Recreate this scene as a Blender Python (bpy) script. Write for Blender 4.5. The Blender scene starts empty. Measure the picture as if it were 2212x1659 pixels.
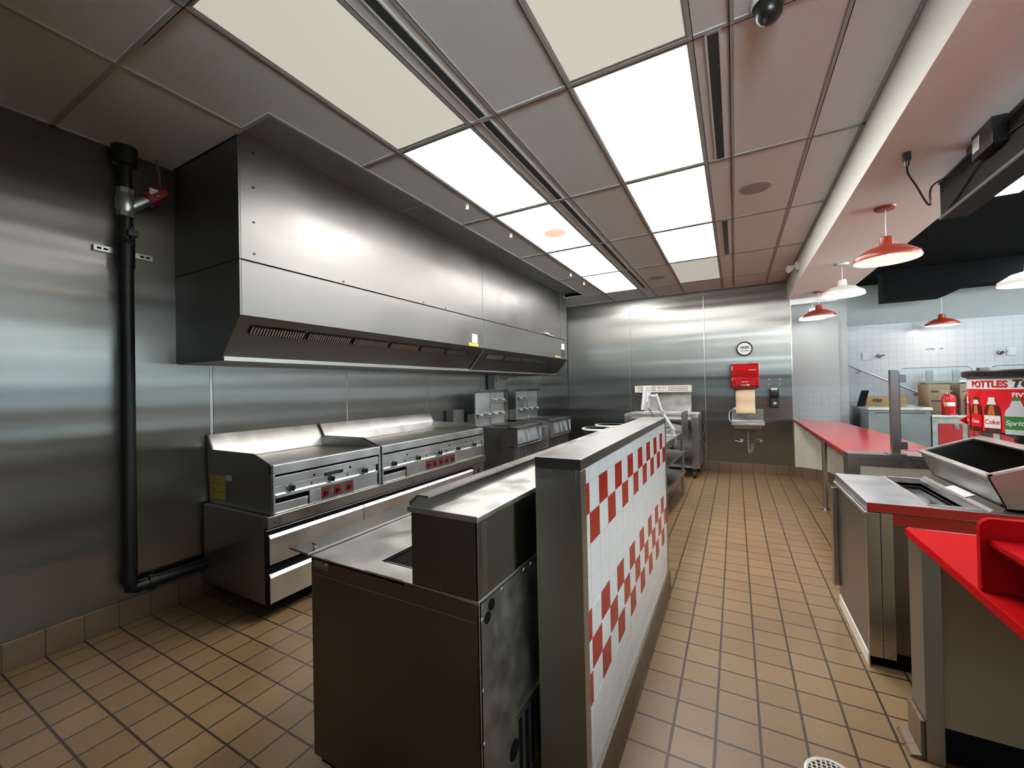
import bpy, bmesh, math
from mathutils import Vector, Matrix
S = bpy.context.scene
COL = S.collection
PI = math.pi

# ---------------------------------------------------------------- camera
CAMZ = 1.463
F, YAW, PITCH, ROLL = 885.64, 0.498349, 0.00821846, -0.0206461
sa, ca = math.sin(YAW), math.cos(YAW); sb, cb = math.sin(PITCH), math.cos(PITCH)
fwd = Vector((-sa*cb, ca*cb, sb)); rt = Vector((ca, sa, 0)); up = rt.cross(fwd)
cr, sr = math.cos(ROLL), math.sin(ROLL)
R_ = rt*cr + up*sr; U_ = -rt*sr + up*cr
cd = bpy.data.cameras.new('camera'); cam = bpy.data.objects.new('camera', cd); COL.objects.link(cam)
cd.sensor_width = 36; cd.lens = F/2212*36; cd.clip_start = 0.05
M = Matrix.Identity(4)
for i in range(3):
    M[i][0] = R_[i]; M[i][1] = U_[i]; M[i][2] = -fwd[i]
M[2][3] = CAMZ
cam.matrix_world = M
S.camera = cam

# ---------------------------------------------------------------- view, world, big light levels
S.view_settings.view_transform = 'Standard'; S.view_settings.look = 'None'
S.view_settings.exposure = 0.9; S.view_settings.gamma = 1.0
S.cycles.use_denoising = True; S.cycles.adaptive_threshold = 0.004; S.cycles.filter_width = 1.2
S.cycles.max_bounces = 10; S.cycles.diffuse_bounces = 5; S.cycles.glossy_bounces = 5
S.cycles.caustics_reflective = False; S.cycles.sample_clamp_indirect = 6.0
PANEL_LIT = 9.5      # ceiling panels that are on
PANEL_DIM = 0.28     # weak glow given to the dim and unlit ceiling panels
SKY = 1.3
GROUND_FILL = 24.0        # added unseen glow below the horizon, brightens the ceiling through the windows
PENDANT_W = 3.5
W = bpy.data.worlds.new('sky'); S.world = W; W.use_nodes = True
wb = W.node_tree.nodes['Background']
wt = W.node_tree; tc = wt.nodes.new('ShaderNodeTexCoord'); sx = wt.nodes.new('ShaderNodeSeparateXYZ'); wt.links.new(tc.outputs['Generated'], sx.inputs[0])
gt = wt.nodes.new('ShaderNodeMapRange'); gt.inputs[1].default_value = -.02; gt.inputs[2].default_value = .0; wt.links.new(sx.outputs[2], gt.inputs[0])
mw = wt.nodes.new('ShaderNodeMix'); mw.data_type = 'RGBA'; wt.links.new(gt.outputs[0], mw.inputs[0])
mw.inputs[6].default_value = (.92*GROUND_FILL, .97*GROUND_FILL, 1.0*GROUND_FILL, 1); mw.inputs[7].default_value = (.60*SKY, .85*SKY, 1.0*SKY, 1)
wt.links.new(mw.outputs[2], wb.inputs[0]); wb.inputs[1].default_value = 1.0

# ---------------------------------------------------------------- materials
def nt(name):
    m = bpy.data.materials.new(name); m.use_nodes = True
    t = m.node_tree; b = t.nodes['Principled BSDF']
    return m, t, b
def rgb(h):
    v = [int(h[i:i+2], 16)/255 for i in (0, 2, 4)]
    return tuple((c/12.92 if c < .04045 else ((c+.055)/1.055)**2.4) for c in v) + (1,)
def col(c): return rgb(c) if isinstance(c, str) else tuple(c)+(1,)*(4-len(c))
def pos(t, scale=(1, 1, 1), loc=(0, 0, 0)):
    g = t.nodes.new('ShaderNodeNewGeometry'); mp = t.nodes.new('ShaderNodeMapping')
    mp.inputs['Scale'].default_value = scale; mp.inputs['Location'].default_value = loc
    t.links.new(g.outputs['Position'], mp.inputs['Vector']); return mp.outputs[0]
def noise(t, vec, scale=5, detail=4, rough=.55):
    n = t.nodes.new('ShaderNodeTexNoise'); n.inputs['Scale'].default_value = scale
    n.inputs['Detail'].default_value = detail; n.inputs['Roughness'].default_value = rough
    t.links.new(vec, n.inputs['Vector']); return n.outputs['Fac']
def mixc(t, fac, a, b, mode='MIX'):
    n = t.nodes.new('ShaderNodeMix'); n.data_type = 'RGBA'; n.blend_type = mode
    for s, v in ((n.inputs[0], fac), (n.inputs[6], a), (n.inputs[7], b)):
        if hasattr(v, 'is_linked'): t.links.new(v, s)
        else: s.default_value = v
    return n.outputs[2]
def rng(t, v, a, b, c, d):
    n = t.nodes.new('ShaderNodeMapRange'); t.links.new(v, n.inputs[0])
    for i, x in enumerate((a, b, c, d)): n.inputs[i+1].default_value = x
    return n.outputs[0]
def bump(t, b, h, strength=.1, dist=.01, prev=None):
    n = t.nodes.new('ShaderNodeBump'); n.inputs['Strength'].default_value = strength; n.inputs['Distance'].default_value = dist
    t.links.new(h, n.inputs['Height'])
    if prev is not None: t.links.new(prev, n.inputs['Normal'])
    t.links.new(n.outputs[0], b.inputs['Normal']); return n.outputs[0]
def plain(name, c, rough=.5, metal=0., var=.0, vs=6, coat=0., bmp=0., spec=.5):
    m, t, b = nt(name); c = col(c)
    b.inputs['Roughness'].default_value = rough; b.inputs['Metallic'].default_value = metal
    b.inputs['Specular IOR Level'].default_value = spec
    b.inputs['Coat Weight'].default_value = coat; b.inputs['Coat Roughness'].default_value = .05
    v = pos(t)
    n = noise(t, v, vs)
    d = tuple(x*(1-var) for x in c[:3])+(1,)
    f = rng(t, n, .3, .7, 0, 1)
    t.links.new(mixc(t, f, d, c), b.inputs['Base Color'])
    if bmp: bump(t, b, noise(t, v, 180, 3), bmp, .002)
    return m
def steel(name, c=(.52, .51, .49), r=(.2, .34), aniso=.6, wave=0., tangent='H', var=.15, blotch=3., grain=True):
    """brushed stainless: TANGENT is the direction the highlights are drawn out along"""
    m, t, b = nt(name); c = col(c)
    b.inputs['Metallic'].default_value = 1
    v = pos(t)
    n1 = noise(t, v, blotch, 2)
    d = tuple(x*(1-var*.6) for x in c[:3])+(1,)
    t.links.new(mixc(t, rng(t, n1, .3, .7, 0, 1), d, c), b.inputs['Base Color'])
    n2 = noise(t, pos(t, (90, 90, 2) if tangent == 'X' else (3, 3, 120)), 4, 3)
    t.links.new(rng(t, mixc(t, .12, n1, n2), .3, .7, r[0], r[1]), b.inputs['Roughness'])
    if aniso:
        b.inputs['Anisotropic'].default_value = aniso
        g = t.nodes.new('ShaderNodeNewGeometry'); cx = t.nodes.new('ShaderNodeVectorMath'); cx.operation = 'CROSS_PRODUCT'
        t.links.new(g.outputs['Normal'], cx.inputs[0]); cx.inputs[1].default_value = (0, 0, 1)
        ad = t.nodes.new('ShaderNodeVectorMath'); ad.operation = 'ADD'; ad.inputs[1].default_value = (0, .001, 0)
        t.links.new(cx.outputs[0], ad.inputs[0])
        out = ad.outputs[0]
        if tangent == 'V':
            c2 = t.nodes.new('ShaderNodeVectorMath'); c2.operation = 'CROSS_PRODUCT'
            t.links.new(g.outputs['Normal'], c2.inputs[0]); t.links.new(out, c2.inputs[1]); out = c2.outputs[0]
        t.links.new(out, b.inputs['Tangent'])
    prev = None
    if wave: prev = bump(t, b, noise(t, pos(t, (.08, .08, 1.9)), 2.2, 1, .4), 1, wave)
    return m
def tiles(name, c, grout, bw, bh, mortar, loc, plane, rough=.35, var=.12, bmp=.4, offset=0., nv=.0, spec=.5, grime=None):
    """a grid of tiles in the material; plane: which world axes carry the grid"""
    m, t, b = nt(name); c = col(c); grout = col(grout)
    g = t.nodes.new('ShaderNodeNewGeometry'); sp = t.nodes.new('ShaderNodeSeparateXYZ'); cb_ = t.nodes.new('ShaderNodeCombineXYZ')
    t.links.new(g.outputs['Position'], sp.inputs[0])
    t.links.new(sp.outputs['XYZ'.index(plane[0].upper())], cb_.inputs[0]); t.links.new(sp.outputs['XYZ'.index(plane[1].upper())], cb_.inputs[1])
    ad = t.nodes.new('ShaderNodeVectorMath'); ad.inputs[1].default_value = (-loc[0], -loc[1], 0); t.links.new(cb_.outputs[0], ad.inputs[0])
    br = t.nodes.new('ShaderNodeTexBrick'); t.links.new(ad.outputs[0], br.inputs['Vector'])
    br.offset = offset; br.squash = 1
    br.inputs['Scale'].default_value = 1; br.inputs['Mortar Size'].default_value = mortar; br.inputs['Mortar Smooth'].default_value = .3
    br.inputs['Brick Width'].default_value = bw; br.inputs['Row Height'].default_value = bh
    d = tuple(x*(1-var) for x in c[:3])+(1,)
    br.inputs['Color1'].default_value = c; br.inputs['Color2'].default_value = d; br.inputs['Mortar'].default_value = grout
    out = br.outputs['Color']
    if nv:
        n = noise(t, pos(t), 130, 3); out = mixc(t, 1., out, mixc(t, rng(t, n, .3, .7, 0, 1), (1-nv,)*3+(1,), (1, 1, 1, 1)), 'MULTIPLY')
    if grime:
        n = noise(t, pos(t), .9, 4); out = mixc(t, rng(t, n, .45, .75, 0, .6), out, mixc(t, 1., out, col(grime), 'MULTIPLY'))
    t.links.new(out, b.inputs['Base Color']); b.inputs['Roughness'].default_value = rough; b.inputs['Specular IOR Level'].default_value = spec
    inv = t.nodes.new('ShaderNodeMath'); inv.operation = 'SUBTRACT'; inv.inputs[0].default_value = 1; t.links.new(br.outputs['Fac'], inv.inputs[1])
    pv = bump(t, b, inv.outputs[0], bmp, .003)
    if nv: bump(t, b, noise(t, pos(t), 220, 2), .15, .001, pv)
    return m
def emit(name, c, s, stain=None):
    m, t, b = nt(name); c = col(c)
    b.inputs['Base Color'].default_value = (.3, .3, .29, 1); b.inputs['Roughness'].default_value = .5
    b.inputs['Emission Strength'].default_value = s
    if stain:
        v = pos(t); vm = t.nodes.new('ShaderNodeVectorMath'); vm.operation = 'DISTANCE'; vm.inputs[1].default_value = stain[0]
        t.links.new(v, vm.inputs[0])
        f = rng(t, vm.outputs['Value'], .10, stain[1], 1, 0)
        t.links.new(mixc(t, f, c, col(stain[2])), b.inputs['Emission Color'])
    else: b.inputs['Emission Color'].default_value = c
    return m
def glass(name, tint=(.95, .98, .97), a=.93):
    m = bpy.data.materials.new(name); m.use_nodes = True; t = m.node_tree; t.nodes.clear()
    o = t.nodes.new('ShaderNodeOutputMaterial'); mx = t.nodes.new('ShaderNodeMixShader'); tr = t.nodes.new('ShaderNodeBsdfTransparent'); gl = t.nodes.new('ShaderNodeBsdfGlossy')
    tr.inputs[0].default_value = tint+(1,); gl.inputs['Roughness'].default_value = .02
    fr = t.nodes.new('ShaderNodeFresnel'); fr.inputs[0].default_value = 1.3
    t.links.new(fr.outputs[0], mx.inputs[0])
    t.links.new(tr.outputs[0], mx.inputs[1]); t.links.new(gl.outputs[0], mx.inputs[2]); t.links.new(mx.outputs[0], o.inputs[0]); return m

STW = steel('stainless wall sheet', (.300, .292, .275), (.28, .34), .92, wave=.014, var=.0, blotch=2)
STL = steel('brushed stainless', (.46, .45, .43), (.26, .36), 0)
STF = steel('stainless hood sheet', (.195, .19, .182), (.34, .46), .4, wave=.004, var=.12, blotch=2.5)
STD = steel('dull stainless', (.36, .35, .335), (.30, .42), .4, var=.2)
STG = steel('daylight-bright front steel', (.84, .87, .90), (.28, .38), 0, var=.3, blotch=5)  # base colour lifted and blued to stand for reflected daylight
SDK = steel('shaded stainless side', (.20, .165, .14), (.38, .5), .0, var=.25)  # shade on the near faces is put into this dark brown
SDH = steel('dark hood steel', (.17, .17, .165), (.35, .5), .2, var=.3)  # dark tone for the hood body, slope and near end
STB = steel('worn stainless top', (.70, .69, .66), (.30, .46), .0, var=.22, blotch=9)
STP = steel('polished stainless', (.50, .49, .47), (.10, .16), .3, var=.08)
GAL = steel('galvanised sheet', (.48, .485, .46), (.32, .5), 0, var=.35, blotch=14)
DCH = plain('tarnished chrome', (.16, .16, .17), .18, 1.)
CHR = plain('chrome', (.75, .75, .75), .08, 1.)
BLK = plain('black plastic', (.012, .012, .013), .3, var=.2)
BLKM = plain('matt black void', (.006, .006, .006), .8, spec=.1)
IRON = plain('black iron pipe', (.012, .012, .012), .42, .3, var=.4)
RUB = plain('black rubber', (.015, .015, .016), .7)
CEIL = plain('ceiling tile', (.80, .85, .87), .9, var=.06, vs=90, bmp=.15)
TBAR = plain('ceiling grid bar', (.46, .48, .48), .9, spec=.05)
FLOOR = tiles('quarry tile floor', (.262, .168, .082), (.030, .018, .010), .1627, .1579, .0055, (.06, 1.874), 'xy', .42, .16, .5, nv=.22, grime=(.62, .56, .5))
BASEX = tiles('quarry base tile along x', (.19, .125, .075), (.07, .045, .03), .1627, .4, .004, (.06, -.1), 'xz', .4, .12, .4, nv=.15)
BASEY = tiles('quarry base tile along y', (.15, .10, .06), (.07, .045, .03), .1579, .4, .004, (1.874, -.1), 'yz', .4, .12, .4, nv=.15)
WTIL = tiles('white glazed wall tile', (.40, .415, .43), (.29, .30, .31), .105, .108, .0022, (1.8, 0), 'xz', .12, .03, .2)
WPNT = plain('grey-white wall paint', (.30, .32, .32), .6, var=.04)
WPNC = plain('white column paint', (.34, .345, .34), .55, var=.03)
CREAM = plain('cream laminate panel', (.66, .63, .53), .5, var=.03)
SOFF = plain('soffit paint', (.88, .86, .85), .7, var=.05, vs=40, bmp=.1)
BLKC = plain('black ceiling paint', (.005, .0055, .006), .9, var=.3, spec=.05)
RED = plain('red laminate', (.42, .014, .016), .14, var=.04, spec=.6)
REDM = plain('red solid worktop', (.50, .006, .009), .6, var=.12, vs=300, spec=.03)
TRED = plain('red glazed tile', (.42, .012, .008), .10, var=.12, vs=4, spec=.25)
TWHT = plain('white glazed tile', (.83, .83, .82), .10, var=.03)
GROUT = plain('pale grout', (.42, .41, .38), .8)
LREDM = plain('red lamp enamel', (.30, .030, .014), .3, var=.1)
LWHTM = plain('white lamp enamel', (.66, .64, .58), .3)
LINW = plain('white lamp inside', (.85, .85, .84), .5)
LINP = plain('pale lamp inside under red', (.50, .27, .20), .5)
BULB = emit('lit bulb', (1, .93, .82), 22)
PLIT = emit('lit panel diffuser', (1, .975, .94), PANEL_LIT)
PSTN = emit('lit panel diffuser with brown stain', (1, .96, .88), PANEL_LIT*.62, ((-1.60, 3.93, 3.04), .33, (.09, .058, .040)))
PDIM = emit('dim panel diffuser', (1, .96, .80), PANEL_DIM)
PDM2 = emit('faint panel diffuser', (1, .93, .82), PANEL_DIM*.8)
SLOT = plain('dark diffuser slot', (.02, .026, .03), .5)
YEL = plain('yellow label', (.50, .42, .06), .5)
WLAB = plain('white label', (.75, .75, .75), .5)
GRAY = plain('grey plastic', (.45, .45, .45), .5)
CARD = plain('brown cardboard', (.42, .25, .12), .8, var=.12)
CRD2 = plain('old cardboard', (.30, .22, .13), .85, var=.2)
PAPR = plain('brown towel paper', (.72, .52, .33), .8, var=.06)
PLRED = plain('red dispenser plastic', (.42, .006, .01), .15)
EXRED = plain('red extinguisher paint', (.55, .012, .018), .25)
CABR = plain('red cabinet door', (.40, .012, .016), .4, var=.15)
GRID = plain('seasoned griddle plate', (.20, .185, .165), .38, .75, var=.45, vs=7)
RUST = plain('burnt grease', (.10, .035, .018), .6)
WHP = plain('white plastic', (.72, .72, .71), .4)
ARMW = plain('silver-white painted metal', (.42, .42, .43), .35, .3)
LCD = plain('lcd glass', (.16, .18, .14), .3)
GLS = glass('clear glass')
WGL = glass('window glass')
INK = plain('black ink', (.02, .02, .02), .6)
GRN = plain('green print', (.03, .22, .04), .4)
COLA = plain('dark cola print', (.10, .012, .006), .2)
AMB = plain('amber cola print', (.55, .14, .03), .25)
CLR = plain('clear bottle print', (.60, .62, .64), .2)
SREDP = plain('bright red print', (.72, .01, .015), .2)
WPRT = plain('white print', (.78, .78, .78), .25)

# ---------------------------------------------------------------- mesh builder
class B:
    def __init__(s): s.v = []; s.f = []; s.m = []; s.sm = []
    def add(s, vs, fs, mat=0, smooth=False):
        o = len(s.v); s.v += [tuple(v) for v in vs]
        for f in fs: s.f.append([i+o for i in f]); s.m.append(mat); s.sm.append(smooth)
        return s
    def box(s, x0, x1, y0, y1, z0, z1, mat=0):
        vs = [(x, y, z) for x in (x0, x1) for y in (y0, y1) for z in (z0, z1)]
        return s.add(vs, [(0, 1, 3, 2), (4, 6, 7, 5), (0, 4, 5, 1), (2, 3, 7, 6), (0, 2, 6, 4), (1, 5, 7, 3)], mat)
    def prism(s, poly, axis, a, b, mat=0):
        """poly of 2-D points extruded along axis from a to b; poly is (y,z), (x,z) or (x,y)"""
        def P(p, t): return {'x': (t, p[0], p[1]), 'y': (p[0], t, p[1]), 'z': (p[0], p[1], t)}[axis]
        n = len(poly); vs = [P(p, a) for p in poly]+[P(p, b) for p in poly]
        fs = [tuple(range(n)), tuple(range(2*n-1, n-1, -1))]+[(i, (i+1) % n, (i+1) % n+n, i+n) for i in range(n)]
        return s.add(vs, fs, mat)
    def cyl(s, p0, p1, r0, r1=None, n=20, mat=0, caps=True):
        r1 = r0 if r1 is None else r1
        p0 = Vector(p0); p1 = Vector(p1); d = (p1-p0).normalized()
        a = d.orthogonal().normalized(); b = d.cross(a); vs = []
        for p, r in ((p0, r0), (p1, r1)):
            vs += [p+(a*math.cos(2*PI*i/n)+b*math.sin(2*PI*i/n))*r for i in range(n)]
        s.add(vs, [(i, (i+1) % n, (i+1) % n+n, i+n) for i in range(n)], mat, True)
        if caps: s.add(vs, [tuple(range(n-1, -1, -1)), tuple(range(n, 2*n))], mat)
        return s
    def tube(s, pts, r, n=10, mat=0):
        pts = [Vector(p) for p in pts]; rings = []; a = None
        for i, p in enumerate(pts):
            d = (pts[min(i+1, len(pts)-1)]-pts[max(i-1, 0)]).normalized()
            a = d.orthogonal().normalized() if a is None else (a-d*a.dot(d)).normalized()
            b = d.cross(a); rings.append([p+(a*math.cos(2*PI*k/n)+b*math.sin(2*PI*k/n))*r for k in range(n)])
        vs = [v for q in rings for v in q]; fs = []
        for i in range(len(pts)-1):
            for k in range(n): fs.append((i*n+k, i*n+(k+1) % n, (i+1)*n+(k+1) % n, (i+1)*n+k))
        s.add(vs, fs, mat, True)
        L = len(vs)-n; s.add(vs, [tuple(range(n-1, -1, -1)), tuple(range(L, L+n))], mat); return s
    def lathe(s, prof, c=(0, 0, 0), n=32, mat=0, ax='z'):
        vs = []; c = Vector(c)
        for r, h in prof:
            for k in range(n):
                u, v = r*math.cos(2*PI*k/n), r*math.sin(2*PI*k/n)
                vs.append(c+Vector({'z': (u, v, h), 'y': (u, h, v), 'x': (h, u, v)}[ax]))
        fs = []
        for i in range(len(prof)-1):
            for k in range(n): fs.append((i*n+k, i*n+(k+1) % n, (i+1)*n+(k+1) % n, (i+1)*n+k))
        return s.add(vs, fs, mat, True)
    def obj(s, name, mats, bevel=0., local=False, parent=None):
        me = bpy.data.meshes.new(name)
        me.from_pydata([tuple(v) for v in s.v], [], s.f)
        for m in (mats if isinstance(mats, (list, tuple)) else [mats]): me.materials.append(m)
        for p, mi, sm in zip(me.polygons, s.m, s.sm): p.material_index = mi; p.use_smooth = sm
        bm = bmesh.new(); bm.from_mesh(me); bmesh.ops.remove_doubles(bm, verts=bm.verts, dist=1e-6)
        bmesh.ops.recalc_face_normals(bm, faces=bm.faces); bm.to_mesh(me); bm.free()
        if any(s.sm): me.set_sharp_from_angle(angle=math.radians(40))
        o = bpy.data.objects.new(name, me); COL.objects.link(o)
        if bevel:
            md = o.modifiers.new('bevel', 'BEVEL'); md.width = bevel; md.segments = 2; md.limit_method = 'ANGLE'; md.angle_limit = math.radians(40)
        if parent is not None:
            o.parent = parent
            if not local: o.location = -WO[parent.name]
        WO[o.name] = Vector((0, 0, 0)) if not local else None
        return o
WO = {}
def tag(o, label, cat, group=None, kind=None):
    if label: o['label'] = label
    if cat: o['category'] = cat
    if group: o['group'] = group
    if kind: o['kind'] = kind
    return o
def thing(name, label, cat, loc=(0, 0, 0), rz=0., group=None):
    o = bpy.data.objects.new(name, None); COL.objects.link(o); o.empty_display_size = .1
    o.location = loc; o.rotation_euler = (0, 0, rz); WO[o.name] = Vector(loc)
    return tag(o, label, cat, group)
def struct(o): o['kind'] = 'structure'; return o
def kids(o): return [c for c in bpy.data.objects if c.parent == o]
def dup(root, loc, label, group=None, rz=None):
    r = root.copy(); COL.objects.link(r); r.location = loc; r['label'] = label
    if group: r['group'] = group
    if rz is not None: r.rotation_euler = (0, 0, rz)
    for ch in kids(root):
        c = ch.copy(); COL.objects.link(c); c.parent = r
        for g in kids(ch):
            d = g.copy(); COL.objects.link(d); d.parent = c
    return r
def text_mesh(body, size, depth=.0008, bold=0., shear=0., spacing=1.):
    cu = bpy.data.curves.new('t', 'FONT'); cu.body = body; cu.size = size; cu.extrude = depth; cu.offset = bold; cu.shear = shear; cu.space_character = spacing
    ob = bpy.data.objects.new('t', cu); COL.objects.link(ob); bpy.context.view_layer.update()
    dg = bpy.context.evaluated_depsgraph_get(); me = bpy.data.meshes.new_from_object(ob.evaluated_get(dg))
    vs = [v.co.copy() for v in me.vertices]; fs = [tuple(p.vertices) for p in me.polygons]
    bpy.data.objects.remove(ob); bpy.data.meshes.remove(me); bpy.data.curves.remove(cu)
    return vs, fs
def lettering(name, body, size, o, ux, uz, mat, parent, **k):
    """flat lettering at o, running along ux with up uz"""
    vs, fs = text_mesh(body, size, **k); ux = Vector(ux).normalized(); uz = Vector(uz).normalized(); un = ux.cross(uz)
    b = B(); b.add([Vector(o)+ux*v.x+uz*v.y+un*v.z for v in vs], fs); return b.obj(name, mat, parent=parent)

# ---------------------------------------------------------------- the room
CZ = 3.046
XL, YB, XR, YD, YF = -3.46, 7.69, 8.2, 9.3, -3.5
struct(B().box(XL-.1, XR+.1, YF-.1, YD+.1, -.1, 0).obj('floor', FLOOR))
struct(B().box(XL-.1, XL, YF, YB+.1, 0, 3.3).obj('wall_left', STW))
struct(B().box(XL, .79, YB, YB+.1, 0, 3.3).obj('wall_back', STW))
struct(B().box(XL, XR, YD, YD+.1, 0, 3.3, 0).obj('wall_dining_back', WPNT))
struct(B().box(1.3, XR, YD-.012, YD, 0, 2.42).obj('wall_dining_tiling', WTIL))
c = struct(B().box(.805, 1.53, 8.6, YD, 0, 3.1).box(1.53, 1.655, 8.66, YD, 0, 3.1).obj('wall_column', WPNC))
b = B(); b.box(.805, 1.526, 8.590, 8.6, 0, 1.363); b.box(1.534, 1.655, 8.650, 8.66, 0, 1.363)
w = b.obj('wainscot_tiling', WTIL, parent=c)
def walled(name, x0, x1, y0, y1, axis, holes, mat, h=3.3):
    """a wall with window openings; holes: (a0, a1, z0, z1) along the axis"""
    b = B(); cur = y0 if axis == 'y' else x0; end = y1 if axis == 'y' else x1
    def bx(a, bb, z0, z1):
        if axis == 'y': b.box(x0, x1, a, bb, z0, z1)
        else: b.box(a, bb, y0, y1, z0, z1)
    for a0, a1, z0, z1 in holes:
        bx(cur, a0, 0, h); bx(a0, a1, 0, z0); bx(a0, a1, z1, h); cur = a1
    bx(cur, end, 0, h); return struct(b.obj(name, mat))
WINR = [(1.6, 3.4, 1.42, 2.6), (3.7, 5.5, 1.42, 2.6), (5.8, 7.6, 1.42, 2.6)]
WINF = [(.1, 1.5, 1.42, 2.6), (1.8, 4.2, 1.42, 2.6), (4.5, 6.9, 1.42, 2.6)]
walled('wall_right', XR, XR+.1, YF, YD, 'y', WINR, WPNT)
walled('wall_front', XL, XR, YF-.1, YF, 'x', WINF, WPNT)
struct(B().box(XL, -.55, -1.3, -1.2, 0, CZ).box(-.65, -.55, YF, -1.3, 0, CZ).obj('wall_light_blocker', plain('dark blocker wall', (.10, .095, .09), .5)))  # unseen wall added to keep window light off the left side
k = 0
for axis, L in (('y', WINR), ('x', WINF)):
    for a0, a1, z0, z1 in L:
        k += 1; fb = B(); t_ = .05
        def fbx(a, bb, c0, c1):
            if axis == 'y': fb.box(XR+.01, XR+.09, a, bb, c0, c1)
            else: fb.box(a, bb, YF-.09, YF-.01, c0, c1)
        fbx(a0, a0+t_, z0, z1); fbx(a1-t_, a1, z0, z1); fbx(a0+t_, a1-t_, z0, z0+t_); fbx(a0+t_, a1-t_, z1-t_, z1)
        fr = struct(fb.obj('window_%d' % k, STD))
        pb = B()
        if axis == 'y': pb.box(XR+.045, XR+.051, a0+t_, a1-t_, z0+t_, z1-t_)
        else: pb.box(a0+t_, a1-t_, YF-.051, YF-.045, z0+t_, z1-t_)
        pb.obj('pane', WGL, parent=fr)
# ceilings
HX0, HX1, HY0, HY1 = XL, -2.30, 1.40, 6.85
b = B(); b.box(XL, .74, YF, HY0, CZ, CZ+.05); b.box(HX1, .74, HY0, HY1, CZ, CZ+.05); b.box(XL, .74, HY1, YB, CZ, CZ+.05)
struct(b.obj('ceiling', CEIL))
struct(B().box(XL, XR, YF, YD, 3.25, 3.3).obj('ceiling_slab', BLKC))
struct(B().box(1.46, XR, YF, YD, 3.12, 3.14).box(.79, 1.46, 8.3, YD, 3.12, 3.14).obj('ceiling_dining', BLKC))
struct(B().box(.742, 1.46, YF, 8.3, 2.75, 3.2).obj('ceiling_soffit', SOFF))
struct(B().box(.738, .742, YF, 8.3, 2.75, CZ).obj('ceiling_fascia', plain('brightened fascia paint', (.93, .91, .86), .6)))  # soffit side coloured lighter to stand for light from the panels
# T-bar grid
yl = [-2.84, -1.62, -.40, .82, 2.04, 3.25, 4.465, 5.70, 6.93]
b = B(); zb0, zb1, hw = CZ-.007, CZ, .0105
for y in yl:
    b.box(XL if y < 1.4 else HX1, .74, y-hw, y+hw, zb0, zb1)
for x in (-1.93, -1.362, -1.18, -.733, -.147, .02, .465):
    b.box(x-hw, x+hw, YF, YB, zb0-.001, zb1)
b.box(-2.555-hw, -2.555+hw, YF, HY0, zb0-.001, zb1)
b.box(XL, XL+.02, YF, HY0, zb0, zb1); b.box(.72, .74, YF, YB, zb0, zb1); b.box(-2.9, .74, YB-.02, YB, zb0, zb1)
b.box(HX1, HX1+.022, HY0, HY1, zb0-.002, zb1+.06); b.box(-2.63, HX1+.022, HY0-.022, HY0, zb0-.002, zb1+.06); b.box(-2.63, HX1+.022, HY1, HY1+.022, zb0-.002, zb1+.06)
struct(b.obj('trim_1', TBAR))
b = B()
for x in (-1.942, -1.350, -.745, -.135, .472, .012, -1.172): b.box(x-.0016, x+.0016, .0, YB, zb0-.0016, zb0-.0005)
for y in yl: b.box(HX1, .72, y+hw, y+hw+.003, zb0-.0016, zb0-.0005)
struct(b.obj('trim_2', BLKM))
# steel wall seams
b = B()
for y in (.38, 1.625, 2.85, 4.085, 5.32, 6.56, 7.55): b.box(XL, XL+.003, y-.009, y+.009, .16, CZ)
struct(b.obj('trim_3', STL))
b = B()
for x in (-2.915, -1.69, -.447): b.box(x-.007, x+.007, YB-.003, YB, .15, CZ)
b.box(.775, .79, YB-.004, YB, .15, 2.75)
struct(b.obj('trim_4', STL))
b = B()
for y in (.38, 1.625, 2.85, 4.085, 5.32, 6.56): b.box(XL, XL+.002, y+.009, y+.013, .16, CZ)
for x in (-2.915, -1.69, -.447, .768): b.box(x+.007, x+.011, YB-.002, YB, .15, CZ)
struct(b.obj('trim_5', BLKM))
struct(B().box(XL, XL+.014, YF, YB, 0, .155).obj('baseboard_left', BASEY, bevel=.004))
struct(B().box(XL, .79, YB-.014, YB, 0, .145).obj('baseboard_back', BASEX, bevel=.004))

# ---------------------------------------------------------------- ceiling lights, diffusers, speakers
cells = [(.82, 2.04), (2.04, 3.25), (3.25, 4.465), (4.465, 5.70), (5.70, 6.93)]
def light(x0, x1, y0, y1, mat, label, z=CZ):
    t = thing('ceiling_light', label, 'light', ((x0+x1)/2, (y0+y1)/2, z), 0, 'ceiling light panels')
    B().box(x0, x1, y0, y1, z-.004, z-.001).obj('diffuser', mat, parent=t)
    e = .008; b = B(); b.box(x0-e, x0, y0-e, y1+e, z-.006, z-.001); b.box(x1, x1+e, y0-e, y1+e, z-.006, z-.001); b.box(x0, x1, y0-e, y0, z-.006, z-.001); b.box(x0, x1, y1, y1+e, z-.006, z-.001)
    b.obj('frame', TBAR, parent=t); return t
lm = [PDIM, PLIT, PSTN, PLIT, PLIT]
ll = ['dim yellowish ceiling panel in the left row, nearest the viewer', 'bright ceiling panel in the left row, directly beyond the dim nearest one',
      'lit ceiling panel with an orange-brown stain in the left row', 'bright ceiling panel in the left row just beyond the stained one', 'bright ceiling panel at the far end of the left row']
rm = [PDIM, PLIT, PLIT, PLIT, PDM2]
rl = ['dim cream ceiling panel at the near end of the right row', 'largest-looking bright ceiling panel, first lit one of the right row', 'second lit ceiling panel of the right row',
      'third lit ceiling panel of the right row, just before the unlit one', 'unlit cream ceiling panel at the far end of the right row by the steel wall']
for (y0, y1), m1, l1, m2, l2 in zip(cells, lm, ll, rm, rl):
    light(-1.908, -1.380, y0+.029, y1-.029, m1, l1); light(-.716, -.164, y0+.029, y1-.029, m2, l2)
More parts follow.
